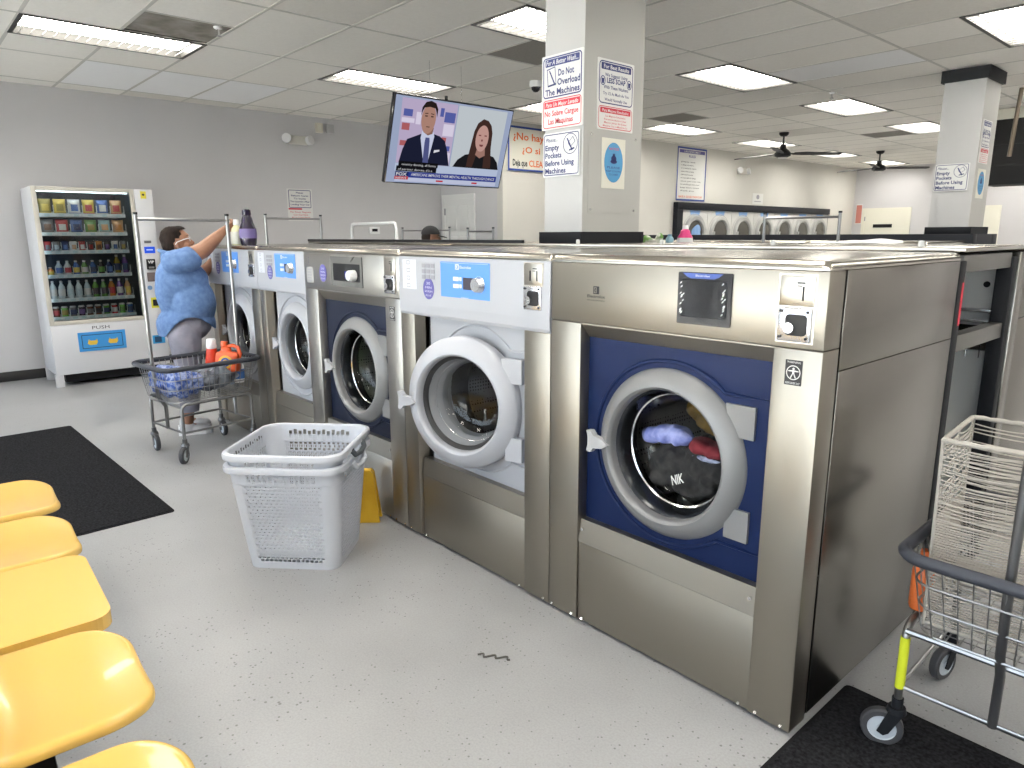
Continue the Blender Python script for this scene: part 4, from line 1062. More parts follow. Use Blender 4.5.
s = patch('yellow_sticker',.425,1.91,.48,1.985, mat('yellow sticker',(.70,.60,.05),.5),.001)
obj('mark', MB().flat(circ(.452,1.95,.012,n=10),.0016,M=M), INK, s)
patch('coin_return_plate',.412,1.447,.48,1.475, mat('grey metal',(.18,.18,.19),.4,.5))
s = patch('blue_screen',.405,1.342,.51,1.41, emission('vending blue screen',(.03,.10,.70),.9))
b = MB(); b.flat([(.425,1.372),(.49,1.372),(.49,1.384),(.425,1.384)],0,M=Matrix.Translation((.0055,0,0)) @ K); obj('readout', b, emission('screen text',(.5,.6,.9),.9), s)
s = patch('card_reader',.41,1.17,.495,1.28, BLACK,.02)
b = MB(); text(b,'VIP',.452,1.235,.028,.06,align='c',M=Matrix.Translation((.0215,0,0)) @ K,bold=.03); obj('lettering', b, PAPER, s)
b = MB(); b.flat([(.425,1.18),(.48,1.18),(.48,1.2),(.425,1.2)],0,M=Matrix.Translation((.0215,0,0)) @ K); obj('slot', b, ALU, s)
patch('bill_plate',.405,1.04,.50,1.138, mat('brown plate',(.13,.10,.10),.5))
for y in (.418,.49): obj('round_button', MB().prism(circ(y,.975,.024,n=18),0,.008,M=M), mat('button blue',(.16,.28,.48),.4), t)
s = patch('lock_plate',.415,.755,.505,.868, mat('yellow plate',(.62,.58,.05),.5))
obj('lock_hole', MB().prism([(.432,.778),(.488,.778),(.488,.845),(.432,.845)],0,.003,M=Matrix.Translation((.0045,0,0)) @ K), BLACK, s)
s = patch('change_tray',.39,.364,.515,.455, mat('tray blue',(.03,.25,.52),.4))
obj('tray_mouth', MB().prism([(.41,.378),(.48,.378),(.48,.44),(.41,.44)],0,.003,M=Matrix.Translation((.0045,0,0)) @ K), mat('tray dark',(.01,.05,.12),.5), s)
obj('lamp_strip', MB().box(-.07,-.49,1.955,-.05,.31,1.972).box(-.06,-.503,.70,-.045,-.497,1.95), emission('vending lamp',(.80,.92,1.0),4.5), t)
SH = mat('shelf white', (.62,.68,.72), .4)
SZ = [1.745,1.56,1.38,1.14,.90,.715]; NS = [6,6,10,10,10,10]
for z,n in zip(SZ,NS):
    s = MB().box(D+.05,-.50,z-.03,-.07,.275,z-.022).box(-.074,-.50,z-.032,-.066,.275,z+.004)
    for k in range(n+1):
        y = -.49+.76*k/n; s.box(-.085,y-.003,z,-.08,y+.003,z+.085)
        s.box(-.4,y-.002,z-.022,-.08,y+.002,z+.02)
    sh = obj('shelf', s, SH, t)
    pt = MB()
    for k in range(n): y = -.49+.76*(k+.5)/n; pt.box(-.0655,y-.022,z-.026,-.064,y+.022,z-.002)
    obj('price_tag', pt, mat('price tag',(.45,.60,.66),.5), sh)
def bag(col, band, w, h):
    me_m = [mat('bag '+col[0],col[1],.3,.15), mat('bag '+band[0],band[1],.35)]
    b = MB(); n = 10; vs = []
    for s in (1,-1):
        for i in range(n+1):
            for j in range(n+1):
                u, v = i/n, j/n
                th = .028*(math.sin(PI*u)**.6)*(math.sin(PI*v)**.6)
                vs.append((s*th, (u-.5)*w*(1-.06*math.sin(PI*v)), v*h))
    fs = []; mi = []
    for s in range(2):
        o = s*(n+1)**2
        for i in range(n):
            for j in range(n):
                q = (o+i*(n+1)+j, o+(i+1)*(n+1)+j, o+(i+1)*(n+1)+j+1, o+i*(n+1)+j+1)
                fs.append(q if s == 0 else q[::-1]); mi.append(1 if (3 <= j <= 6 and 2 <= i <= 7) or j == 1 else 0)
    b.put(vs, fs, 0, True); b.m = mi
    return b, me_m
def bottle(w, h):
    r = w/2
    return MB().lathe([(0,0),(r*.9,0),(r,.01),(r,h*.25)],14,0).lathe([(r*1.01,h*.25),(r*1.01,h*.58)],14,1).lathe([(r,h*.58),(r*.95,h*.68),(r*.42,h*.86),(r*.36,h*.9)],14,0).lathe([(r*.44,h*.9),(r*.44,h),(0,h)],14,2)
def can(w, h):
    r = w/2
    return MB().lathe([(0,.004),(r*.8,0),(r,.01),(r,h*.3)],16,0).lathe([(r,h*.3),(r,h*.7)],16,1).lathe([(r,h*.7),(r,h-.015)],16,0).lathe([(r,h-.015),(r*.85,h),(r*.8,h-.004),(0,h-.005)],16,2)
C_ = dict(olive=(.32,.26,.06),yellow=(.58,.44,.08),white=(.62,.62,.62),red=(.45,.05,.06),blue=(.06,.13,.36),tan=(.55,.33,.16),grey=(.20,.20,.22),green=(.12,.30,.07),cyan=(.25,.45,.48),orange=(.55,.22,.05),navy=(.03,.05,.14),dark=(.05,.04,.05),purple=(.14,.07,.25),brown=(.16,.08,.05),pale=(.45,.55,.62),lime=(.20,.55,.12),clear=(.55,.63,.68))
rowcol = [
 [('olive','yellow'),('yellow','olive'),('white','blue'),('yellow','red'),('blue','white'),('tan','red')],
 [('grey','brown'),('red','white'),('blue','navy'),('green','olive'),('cyan','tan'),('tan','orange')],
 [('red','grey'),('grey','pale'),('navy','blue'),('white','tan'),('red','white'),('dark','red'),('orange','brown'),('dark','purple'),('white','blue'),('grey','olive')],
 [('orange','yellow'),('pale','blue'),('white','red'),('blue','yellow'),('green','white'),('blue','navy'),('dark','green'),('navy','blue'),('olive','navy'),('purple','navy')],
 [('clear','white'),('clear','white'),('clear','pale'),('clear','pale'),('pale','white'),('green','dark'),('green','dark'),('orange','red'),('purple','white'),('tan','yellow')],
 [('brown','red'),('lime','olive'),('grey','navy'),('dark','purple'),('brown','grey'),('brown','dark'),('green','navy'),('red','white'),('lime','green'),('blue','navy')]]
ROWN = ['top shelf','second shelf','third shelf','fourth shelf','fifth shelf','bottom shelf']
ORDP = ['first','second','third','fourth','fifth','sixth','seventh','eighth','ninth','tenth']
KIND = ['snack_bag','snack_bag','snack_bar','drink_bottle','drink_bottle','drink_can']
WORD = ['snack bag','snack bag','snack packet','drink bottle','drink bottle','drink can']
for r,(z,n) in enumerate(zip(SZ,NS)):
    for k in range(n):
        a, b_ = rowcol[r][k]; y = -.49+.76*(k+.5)/n; pitch = .76/n
        if r < 2: b, mm = bag((a,C_[a]),(b_,C_[b_]),pitch*.86,.165 if r == 0 else .15); x = -.13
        elif r == 2: b, mm = bag((a,C_[a]),(b_,C_[b_]),pitch*.82,.115); x = -.12
        else:
            h = [0,0,0,.16,.20,.125][r]
            if r == 3 and k > 7: h = .21
            if r == 3 and k == 0: h = .10
            b = bottle(pitch*.8,h) if r < 5 else can(pitch*.78,h); x = -.13
            mm = [mat('drink '+a,C_[a],.2),mat('label '+b_,C_[b_],.4),mat('cap',(.55,.55,.57) if r != 4 else (.5,.52,.55),.35)]
        o = obj(KIND[r], b, mm); o.location = (VX+x, VY+y, z+(-.0215 if r>=0 else 0))
        side = ORDP[k]+' from left'
        tag(o, '%s and %s %s, %s, vending machine %s' % (a, b_, WORD[r], side, ROWN[r]), WORD[r].split()[-1] if r < 3 else WORD[r], 'vending machine goods on the %s' % ROWN[r])
# ------------------------------------------------------------------ mats
MATM = noise_col(mat('black ribbed mat', (.015,.015,.017), .95, spec=.05), (.006,.006,.007), (.026,.026,.029), 90, 3, .3, .7, bump=.8, bscale=120, bdist=.004)
MEDGE = mat('mat rubber edge', (.012,.012,.013), .9, spec=.1)
def floor_mat(x0,y0,x1,y1,label,rz=0):
    t = thing('floor_mat', label, 'mat', ((x0+x1)/2,(y0+y1)/2,0), rz); w, h = (x1-x0)/2, (y1-y0)/2
    b = MB(); e = .014
    b.prism(rrect(-w,-h,w,h,.02,3),.0005,.005); obj('edge', b, MEDGE, t)
    b = MB(); b.prism([(-w+e,-h+e),(w-e,-h+e),(w-e,h-e),(-w+e,h-e)],.0052,.009); obj('pile', b, MATM, t)
floor_mat(-5.69,-2.09,-3.18,-.872,'large charcoal entrance mat on the floor beyond the yellow seats',.0275)
floor_mat(.006,-1.5,1.9,.394,'black floor mat at the end of the nearest steel washer, under the laundry cart caster')
o = tag(obj('string_scrap', MB().tube([(-.98+.105*i/20,-.44+.075*i/20+.012*math.sin(i*.9),.004) for i in range(21)],.0035,6), mat('dirty string',(.09,.085,.075),.9)), 'small dirty scrap of string lying on the open floor', 'litter')

# ------------------------------------------------------------------ tandem seating
def seat_shell(w, dep):
    """moulded seat: dished pan with rounded front corners, rolled edge and a curved back; +y is the front"""
    r = .115; rows = [dep*i/8*(1-r/dep) for i in range(9)]+[dep-r+r*math.sin(PI/2*i/9) for i in range(1,10)]
    n = 22; vs = []; fs = []
    def hw(y):
        d = max(0, y-(dep-r)); return w/2-r+math.sqrt(max(0,r*r-d*d))
    def zt(u, y):
        q = y/dep; return -.020*(1-u*u)*(1-(2*q-1)**2*.6)-.016*max(0,(q-.7)/.3)**2+.05*max(0,(.16-q)/.16)**2
    for y in rows:
        for j in range(n+1):
            u = -1+2*j/n; vs.append((u*hw(y), y, zt(u,y)))
    R = len(rows)
    for i in range(R-1):
        for j in range(n): fs.append((i*(n+1)+j, i*(n+1)+j+1, (i+1)*(n+1)+j+1, (i+1)*(n+1)+j))
    loop = [i*(n+1) for i in range(R)]+[(R-1)*(n+1)+j for j in range(1,n)]+[i*(n+1)+n for i in range(R-1,-1,-1)]
    prev = loop; m = len(loop)
    base = [V(vs[i]) for i in loop]
    def nrm(k):
        a = base[max(0,k-2)]; c = base[min(m-1,k+2)]; t = V((c.x-a.x,c.y-a.y,0)).normalized(); return V((-t.y,t.x,0))
    for off,dz in ((.006,-.001),(.013,-.006),(.017,-.015),(.017,-.030)):
        cur = []
        for k in range(m):
            p = base[k]+nrm(k)*off; cur.append(len(vs)); vs.append((p.x,p.y,p.z+dz))
        for k in range(m-1): fs.append((prev[k],prev[k+1],cur[k+1],cur[k]))
        prev = cur
    first = list(range(n+1)); w2 = w/2
    for y,z,k in ((-.025,.09,1),(-.045,.16,1),(-.06,.24,1),(-.075,.31,.97),(-.085,.36,.88),(-.09,.385,.72),(-.092,.395,.55)):
        cur = []
        for j in range(n+1):
            u = -1+2*j/n; cur.append(len(vs)); vs.append((u*w2*k, y+.03*u*u, z))
        for j in range(n): fs.append((cur[j],cur[j+1],first[j+1],first[j]))
        first = cur
    return MB().put(vs, fs, 0, True)
SEATH = .447
bn = thing('beam_bench', 'row of yellow moulded seats and a yellow table on one dark beam', 'bench', (-1.5,-1.76,0), -.04)
for x in (-2.65,-2.115,-1.05,-.485):
    s = obj('seat', seat_shell(.455,.345), YEL, bn, sharp=False); s.location = (x+1.5,-.10,SEATH)
    md = s.modifiers.new('thickness','SOLIDIFY'); md.thickness = .006; md.offset = -1
    md = s.modifiers.new('smooth','SUBSURF'); md.levels = 1; md.render_levels = 1
    obj('seat_bracket', MB().box(x+1.5-.1,-.06,SEATH-.075,x+1.5+.1,.12,SEATH-.045,.004).box(x+1.5-.03,-.06,SEATH-.10,x+1.5+.03,.06,SEATH-.07), BLACK, bn)
b = MB(); b.prism(rrect(-1.855+1.5,-.36,-1.325+1.5,.247,.06,6),SEATH-.045,SEATH-.002)
tt = obj('table_top', b, YEL, bn); md = tt.modifiers.new('round','BEVEL'); md.width = .008; md.segments = 3
obj('seat_bracket', MB().box(-.21,-.06,SEATH-.075,-.01,.12,SEATH-.045,.004), BLACK, bn)
obj('beam', MB().box(-1.45,-.04,SEATH-.15,1.5,.04,SEATH-.09,.006), BLACK, bn)
for x in (-1.15,1.2):
    obj('leg', MB().box(x-.025,-.03,.03,x+.025,.03,SEATH-.14,.004).box(x-.03,-.28,.0,x+.03,.28,.035,.008), BLACK, bn)

# ------------------------------------------------------------------ wire laundry carts
WIRE = mat('cart wire', (.34,.34,.34), .3, .9); TUBEM = mat('cart tube', (.30,.30,.30), .3, .95); TUBED = mat('dark cart tube', (.16,.16,.165), .35, .8)
TYRE = mat('grey tyre', (.05,.05,.055), .6); HUB = mat('pale wheel hub', (.48,.52,.56), .45)
def make_cart(label, loc, rz, Lr=.74, Wr=.52, zr=.65, zt=1.66, tube=TUBEM, swiv=(30,-20,60,10), tape=False, rack=True):
    t = thing('laundry_cart', label, 'cart', loc, rz)
    zb = .415
    rim = [(x,y,zr) for x,y in rrect(-Lr/2,-Wr/2,Lr/2,Wr/2,.07,6)]
    obj('bumper_rail', MB().tube(rim,.0175,10,closed=True), GREYR, t)
    wb = MB(); a0, b0, a1, b1 = Lr/2-.02, Wr/2-.02, Lr/2-.055, Wr/2-.055
    def P_(u, f):     # point on basket wall, u along perimeter polygon
        A = rrect(-a0,-b0,a0,b0,.06,5); B = rrect(-a1,-b1,a1,b1,.06,5)
        return [(A[i][0]*(1-f)+B[i][0]*f, A[i][1]*(1-f)+B[i][1]*f, zr-.015-(zr-.015-zb)*f) for i in range(len(A))]
    for f in (.30,.62,1.0): wb.tube(P_(0,f),.0035 if f < 1 else .0045,6,closed=True)
    nx, ny = 14, 10
    for i in range(nx+1):
        x = -a1+.04+(2*a1-.08)*i/nx; xo = x*a0/a1
        wb.tube([(xo,-b0,zr),(x,-b1,zb),(x,b1,zb),(xo,b0,zr)],.0022,5)
    for i in range(ny+1):
        y = -b1+.04+(2*b1-.08)*i/ny; yo = y*b0/b1
        wb.tube([(-a0,yo,zr),(-a1,y,zb),(a1,y,zb),(a0,yo,zr)],.0022,5)
    obj('wire_basket', wb, WIRE, t)
    lx, ly = .255, .235
    for sy in (-1,1):     # arched leg frames
        pts = [(-lx,sy*ly,.155),(-lx,sy*ly,.36)]+[(-lx+.04-.04*math.cos(a),sy*ly,.36+.04*math.sin(a)) for a in [PI/2*i/5 for i in range(1,6)]]
        pts += [(lx-.04+.04*math.sin(a),sy*ly,.36+.04*math.cos(a)) for a in [PI/2*i/5 for i in range(0,6)]]+[(lx,sy*ly,.155)]
        obj('leg_frame', MB().tube(pts,.0115,10), tube, t)
    for x in (-lx,lx): obj('cross_tube', MB().tube([(x,-ly,.385),(x,ly,.385)],.010,8), tube, t)
    obj('lower_rail', MB().tube([(x,y,.205) for x,y in ((-lx,-ly),(lx,-ly),(lx,ly),(-lx,ly))],.008,8,closed=True), tube, t)
    n = 0
    for sx in (-1,1):
        for sy in (-1,1):
            a = math.radians(swiv[n]); n += 1
            M = Matrix.Translation((sx*lx,sy*ly,0)) @ Matrix.Rotation(a,4,'Z')
            fk = MB(); fk.cyl((0,0,.12),(0,0,.165),.016,M=M).cyl((0,0,.118),(0,0,.135),.028,.024,M=M)
            for s in (-1,1): fk.prism([(-.02,.125),(.022,.125),(.048,.05),(.03,.04),(.016,.05)],s*.019-.002,s*.019+.002,M=M @ frame((0,0,0),(1,0,0),(0,0,1)))
            c = obj('caster', fk, DGREY if tape else TUBED, t)
            A = M @ Matrix.Translation((.034,0,.059)) @ Matrix.Rotation(PI/2,4,'X')
            wh = obj('wheel', MB().lathe([(.040,-.0145),(.054,-.0145),(.059,-.009),(.059,.009),(.054,.0145),(.040,.0145)],28,M=A), TYRE, c)
            obj('hub', MB().lathe([(0,-.017),(.01,-.017),(.014,-.012),(.038,-.010),(.040,-.0145)],24,M=A).lathe([(.040,.0145),(.038,.010),(.014,.012),(.01,.017),(0,.017)],24,M=A), HUB, c)
    if rack:
        hx = Lr/2-.035
        for sx in (-1,1):
            pm = MB(); pm.tube([(sx*lx*1.0,0,.20),(sx*lx,0,.36),(sx*(hx-.02),0,.43),(sx*hx,0,zr-.02),(sx*(hx-.0),0,zt)],.0125,10)
            obj('rack_pole', pm, tube if not tape else TUBED, t)
        obj('rack_crossbar', MB().tube([(-hx,0,zt-.03),(hx,0,zt-.03)],.010,8), tube, t)
        sp = MB()
        for sx in (-1,1): sp.tube([(sx*hx,0,zt),(sx*hx,0,zt+.015)],.015,8)
        obj('pole_cap', sp, BLACK, t)
    if tape:
        obj('yellow_tape', MB().tube([(-lx,ly,.20),(-lx,ly,.365)],.0135,10), mat('lime tape',(.66,.72,.03),.5), t)
    return t
cartL = make_cart('wire laundry cart with a tall hanging rack holding blue laundry, parked beside the woman', (-4.345,-.285,0), math.radians(98.5), swiv=(222,261,261,261), Lr=.70)
cartR = make_cart('wire laundry cart with grey bumper holding the fraying rope hamper', (.455,.46,0), math.radians(91), swiv=(170,112,200,165), tape=True, Lr=.70, Wr=.51)
make_cart('wire laundry cart with hanging rack standing in the aisle in front of the far dryers', (-1.95,3.75,0), math.radians(4), Lr=.68, zt=1.68)
make_cart('wire laundry cart whose grey rack shows left of the white panelled door', (-6.9,3.5,0), math.radians(6), Lr=1.0, zt=1.61)
make_cart('wire laundry cart whose grey rack shows right of the white panelled door', (-5.42,3.22,0), math.radians(8), Lr=.46, zt=1.59)
make_cart('wire laundry cart whose chrome rack shows just above the arm of the woman', (-6.15,1.35,0), math.radians(96), Lr=.70, zt=1.72)
pr = thing('pipe_rack', 'white pipe clothes rack standing behind the washers in front of the grey wall', 'rack', (-6.95,2.75,0), 0)
obj('frame', MB().tube([(-.53,0,.03),(-.53,0,1.60),(-.51,0,1.655),(-.47,0,1.665),(.47,0,1.665),(.51,0,1.655),(.53,0,1.60),(.53,0,.03)],.02,10), WHITE, pr)
for x in (-.53,.53): obj('foot', MB().tube([(x,-.25,.02),(x,.25,.02)],.018,8), WHITE, pr)

# rope hamper standing in the right cart
ROPE = mat('off white rope', (.37,.345,.31), .85)
hp = thing('rope_hamper', 'fraying off-white rope hamper standing in the cart with the grey bumper', 'hamper', (.440,.388,.4205), math.radians(4))
hw, hd, hh = .198, .172, .55
fm = MB()
for x in (-hw,0,hw):
    for y in (-hd,hd): fm.tube([(x*.96,y*.96,0),(x,y,hh)],.0045,8)
for y in (0,):
    for x in (-hw,hw): fm.tube([(x*.96,y,0),(x,y,hh)],.0045,8)
fm.tube([(-hw*.96,-hd*.96,.006),(hw*.96,-hd*.96,.006),(hw*.96,hd*.96,.006),(-hw*.96,hd*.96,.006)],.005,8,closed=True)
obj('frame', fm, ROPE, hp)
rm = MB(); k = 90; pts = []
for i in range(k):
    u = 4*i/k; s = int(u); f = u-s
    c4 = [(-hw,-hd),(hw,-hd),(hw,hd),(-hw,hd)]; a = c4[s]; b = c4[(s+1)%4]
    pts.append((a[0]*(1-f)+b[0]*f, a[1]*(1-f)+b[1]*f, hh+.001*math.sin(i*2.4)))
rm.tube(pts,[.007+.0008*math.sin(i*2.1) for i in range(k)],8,closed=True)
obj('rope_rim', rm, ROPE, hp)
rp = MB(); rn = random.Random(11)
for side in range(4):
    c4 = [(-hw,-hd),(hw,-hd),(hw,hd),(-hw,hd)]; a = V((*c4[side],0)); b = V((*c4[(side+1)%4],0)); mid = (a+b)/2
    for half_ in (0,1):
        p0, p1 = (a,mid) if half_ == 0 else (mid,b)
        z = .012; prev = 0
        while z < hh-.015:
            loose = z > .32 or .10 < z < .17
            sag = rn.uniform(0,.010) if loose else rn.uniform(0,.002)
            tilt = rn.uniform(-.010,.010) if loose else 0
            n = 8
            if not (loose and rn.random() < .18 and z > .40):
                pts = []
                for i in range(n+1):
                    f = i/n; p = p0.lerp(p1,f); k_ = .96+.04*z/hh
                    zz = z+tilt*f-sag*math.sin(PI*f)
                    pts.append((p.x*k_,p.y*k_,min(zz,hh-.006)))
                rp.tube(pts,.0021,5)
            z += rn.uniform(.0065,.0125) if loose else .0074
rp.tube([(.02,-hd-.002,hh-.10),(.05,-hd-.004,hh-.16),(.07,-hd-.003,hh-.09),(.12,-hd-.004,hh-.13)],.0028,6)
obj('woven_rope', rp, ROPE, hp)
ob = thing('orange_bottle', 'orange bottle standing in the cart beside the rope hamper', 'bottle', (.222,.30,.4205))
obj('body', MB().lathe([(0,0),(.028,0),(.031,.01),(.031,.12),(.022,.15),(.012,.16)],20), mat('orange plastic',(.70,.16,.04),.35), ob)
obj('cap', MB().lathe([(.015,.16),(.015,.185),(0,.187)],16), INKO, ob)

# ------------------------------------------------------------------ nested white baskets
BKW = mat('basket white plastic', (.56,.58,.63), .38)
def basket_mesh(W0,D0,W1,D1,H):
    b = MB(); NC = 4
    cols = [15,15,15,15]
    def P_(side, u, z):
        f = z/H; w = (W0+(W1-W0)*f)/2; d = (D0+(D1-D0)*f)/2; r = .055+.015*f
        if side == 0: return (-(w-r)+2*(w-r)*u, -d, z)
        if side == 1: return (w, -(d-r)+2*(d-r)*u, z)
        if side == 2: return ((w-r)-2*(w-r)*u, d, z)
        return (-w, (d-r)-2*(d-r)*u, z)
    def corner(k, a, z):
        f = z/H; w = (W0+(W1-W0)*f)/2; d = (D0+(D1-D0)*f)/2; r = .055+.015*f
        cx, cy, a0 = ((w-r,-(d-r),-PI/2),(w-r,d-r,0),(-(w-r),d-r,PI/2),(-(w-r),-(d-r),PI))[k]
        return (cx+r*math.cos(a0+a), cy+r*math.sin(a0+a), z)
    zs = [.0,.035]; zz = .035
    while zz < H-.095: zz += .0165; zs.append(zz)
    nl = len(zs)
    zt = [H-.086, H-.082, H-.078, H-.020, H]
    for s in range(4):
        n = cols[s]
        def quad(u0,u1,za,zb_): b.put([P_(s,u0,za),P_(s,u1,za),P_(s,u1,zb_),P_(s,u0,zb_)],[(0,1,2,3)],0,False)
        def holed(u0,u1,za,zb_,fx,fz,sh=0):
            du = (u1-u0); dz = zb_-za; cu = (u0+u1)/2+sh*du; cz = (za+zb_)/2
            o = [(u0,za),(u1,za),(u1,zb_),(u0,zb_)]; i_ = [(cu-du*fx,cz-dz*fz),(cu+du*fx,cz-dz*fz),(cu+du*fx,cz+dz*fz),(cu-du*fx,cz+dz*fz)]
            b.put([P_(s,*q) for q in o]+[P_(s,*q) for q in i_],[(k,(k+1)%4,4+(k+1)%4,4+k) for k in range(4)],0,False)
        quad(0,1,zs[0],zs[1])
        for i in range(1,nl-1):
            odd = i%2
            us = [0]+[(k+(.5 if odd else 0))/n for k in range(0 if odd else 1, n)]+[1]
            us = sorted(set(us))
            for k in range(len(us)-1):
                if us[k+1]-us[k] < .6/n: quad(us[k],us[k+1],zs[i],zs[i+1])
                else: holed(us[k],us[k+1],zs[i],zs[i+1],.37,.38)
        quad(0,1,zs[-1],zt[0])
        for k in range(n):      # lower row of small slots and upper row of tall ones
            quad(k/n,(k+1)/n,zt[0],zt[1])
            quad(k/n,(k+1)/n,zt[1],zt[2])
            if 1 <= k < n-1: holed(k/n,(k+1)/n,zt[2],zt[3],.34,.36 if k%2 else .49,0)
            else: quad(k/n,(k+1)/n,zt[2],zt[3])
        quad(0,1,zt[3],zt[4])
        allz = zs+zt
        for i in range(len(allz)-1):
            for k in range(6):
                a0, a1 = PI/2*k/6, PI/2*(k+1)/6
                b.put([corner(s,a0,allz[i]),corner(s,a1,allz[i]),corner(s,a1,allz[i+1]),corner(s,a0,allz[i+1])],[(0,1,2,3)],0,True)
    fl = []
    for k in range(4):
        fl += [corner(k,PI/2*i/6,0) for i in range(7)]
    b.put(fl,[list(range(len(fl)))[::-1]])
    return b
def make_basket(label, loc, rz):
    t = thing('laundry_basket', label, 'basket', loc, rz, 'nested white laundry baskets')
    W0,D0,W1,D1,H = .425,.375,.518,.515,.512
    body = obj('body', basket_mesh(W0,D0,W1,D1,H), BKW, t)
    md = body.modifiers.new('thickness','SOLIDIFY'); md.thickness = .0025; md.offset = 1
    def lip(d, z): return [(x,y,z) for x,y in rrect(-W1/2-d,-D1/2-d,W1/2+d,D1/2+d,.085,8)]
    rm = MB(); prof = [(0,H-.004),(.004,H+.006),(.012,H+.008),(.020,H+.003),(.022,H-.010),(.020,H-.024),(.016,H-.024),(.016,H-.008),(.008,H-.0)]
    L_ = [lip(d,z) for d,z in prof]; n = len(L_[0]); vs = [p for l in L_ for p in l]; k = len(L_)
    rm.put(vs,[(i*n+j,i*n+(j+1)%n,((i+1)%k)*n+(j+1)%n,((i+1)%k)*n+j) for i in range(k) for j in range(n)],0,True)
    obj('rim', rm, BKW, t)
    for sx in (-1,1):
        x = sx*(W1/2+.03)
        obj('handle', MB().tube([(x-sx*.012,-.085,H-.02),(x,-.07,H-.045),(x+sx*.004,0,H-.052),(x,.07,H-.045),(x-sx*.012,.085,H-.02)],.0125,10), BKW, t)
    lg = MB(); M = frame((0,-(D0+(D1-D0)*.9)/2-.006,H-.048),(1,0,0),(0,.07,1))
    lg.prism(rrect(-.035,0,-.012,.01,.003,2),-.002,.003,M=M).prism(rrect(-.008,-.002,.014,.014,.003,2),-.002,.003,M=M).prism(rrect(.018,0,.04,.01,.003,2),-.002,.003,M=M)
    obj('raised_mark', lg, BKW, t)
    return t
BKL = (-2.222,-.512)
B0 = make_basket('lower white plastic laundry basket standing on the floor in front of the grey washer', (BKL[0],BKL[1],.0005), math.radians(43.8))
dup(B0,(BKL[0],BKL[1],.058),math.radians(43.8),'upper white plastic laundry basket nested inside the one on the floor','nested white laundry baskets')
grip = mat('grey handle grip',(.09,.10,.11),.5); up = [k for k in COL.objects if k.name == 'laundry_basket.001'][0]
for ch in [k for k in COL.objects if k.parent == up and k.name.startswith('handle')]:
    ch.data = ch.data.copy(); ch.data.materials[0] = grip; ch['label'] = 'dark grey handle grip'

# yellow caution stand against the washers
t = thing('caution_stand', 'folded yellow plastic caution stand leaning at the washers behind the white baskets', 'sign', (-2.43,-.145,0), math.radians(50))
YC = noise_col(mat('scuffed yellow plastic',(.70,.40,.02),.42), (.62,.35,.015), (.72,.44,.03), 9)
for k,(yb,yt) in enumerate(((-.055,-.02),(.03,.012))):
    M = frame((0,yb,0),(1,0,0),(0,yt-yb,.30))
    b = MB(); b.prism([(-.155,.0),(.155,.0),(.125,.27),(.11,.285),(.055,.285),(.045,.262),(-.045,.262),(-.055,.285),(-.11,.285),(-.125,.27)],-.006,.006,M=M)
    s = obj('panel', b, YC, t); md = s.modifiers.new('round','BEVEL'); md.width = .003; md.segments = 2
obj('hinge', MB().cyl((-.11,-.008,.282),(.11,-.008,.282),.008), YC, t)
# ------------------------------------------------------------------ people   (local x = facing, local y = their left, z up)
SKIN = noise_col(mat('brown skin', (.30,.145,.085), .5), (.27,.125,.072), (.33,.165,.10), 14)
HAIR = noise_col(mat('dark hair', (.02,.012,.01), .75, spec=.15), (.008,.005,.004), (.022,.013,.010), 60, stretch=(1,1,.2))
CHAMB = noise_col(mat('blue chambray', (.12,.22,.46), .8), (.085,.16,.33), (.125,.215,.41), 30)
PANTS = noise_col(mat('grey trousers', (.23,.22,.27), .85), (.20,.195,.24), (.26,.25,.30), 12)
def hand(b, wrist, palm, side, curl, up, thumb_dir, r=.0088):
    """palm block then five bent tapering fingers; wrist->palm axis, side = across the knuckles, curl = direction the fingers close"""
    w = V(wrist); p = V(palm); ax = (p-w).normalized(); sd = V(side); sd = (sd-ax*sd.dot(ax)).normalized(); cu = V(curl); cu = (cu-ax*cu.dot(ax)-sd*cu.dot(sd)).normalized()
    for s in (-.026,-.009,.009,.026): b.cap(w+ax*.012+sd*s*.6, w+ax*.078+sd*s, .015, .0125, 8)
    for s,l in ((-.028,.058),(-.0095,.070),(.0095,.075),(.028,.066)):
        k0 = w+ax*.080+sd*s; d1 = (ax*.72+cu*.69).normalized(); k1 = k0+d1*l*.52
        d2 = (ax*.15+cu*.99).normalized(); k2 = k1+d2*l*.36; d3 = (cu*.93-ax*.36).normalized(); k3 = k2+d3*l*.26
        b.cap(k0,k1,r*1.08,r,8); b.cap(k1,k2,r,r*.9,8); b.cap(k2,k3,r*.9,r*.78,8)
    t = V(thumb_dir).normalized(); t0 = w+ax*.03+sd*.026; t1 = t0+(sd*.5+ax*.5+t*.7).normalized()*.036; t2 = t1+(ax*.6+t*.8).normalized()*.03
    b.cap(t0,t1,r*1.35,r*1.1,8); b.cap(t1,t2,r*1.1,r*.85,8)
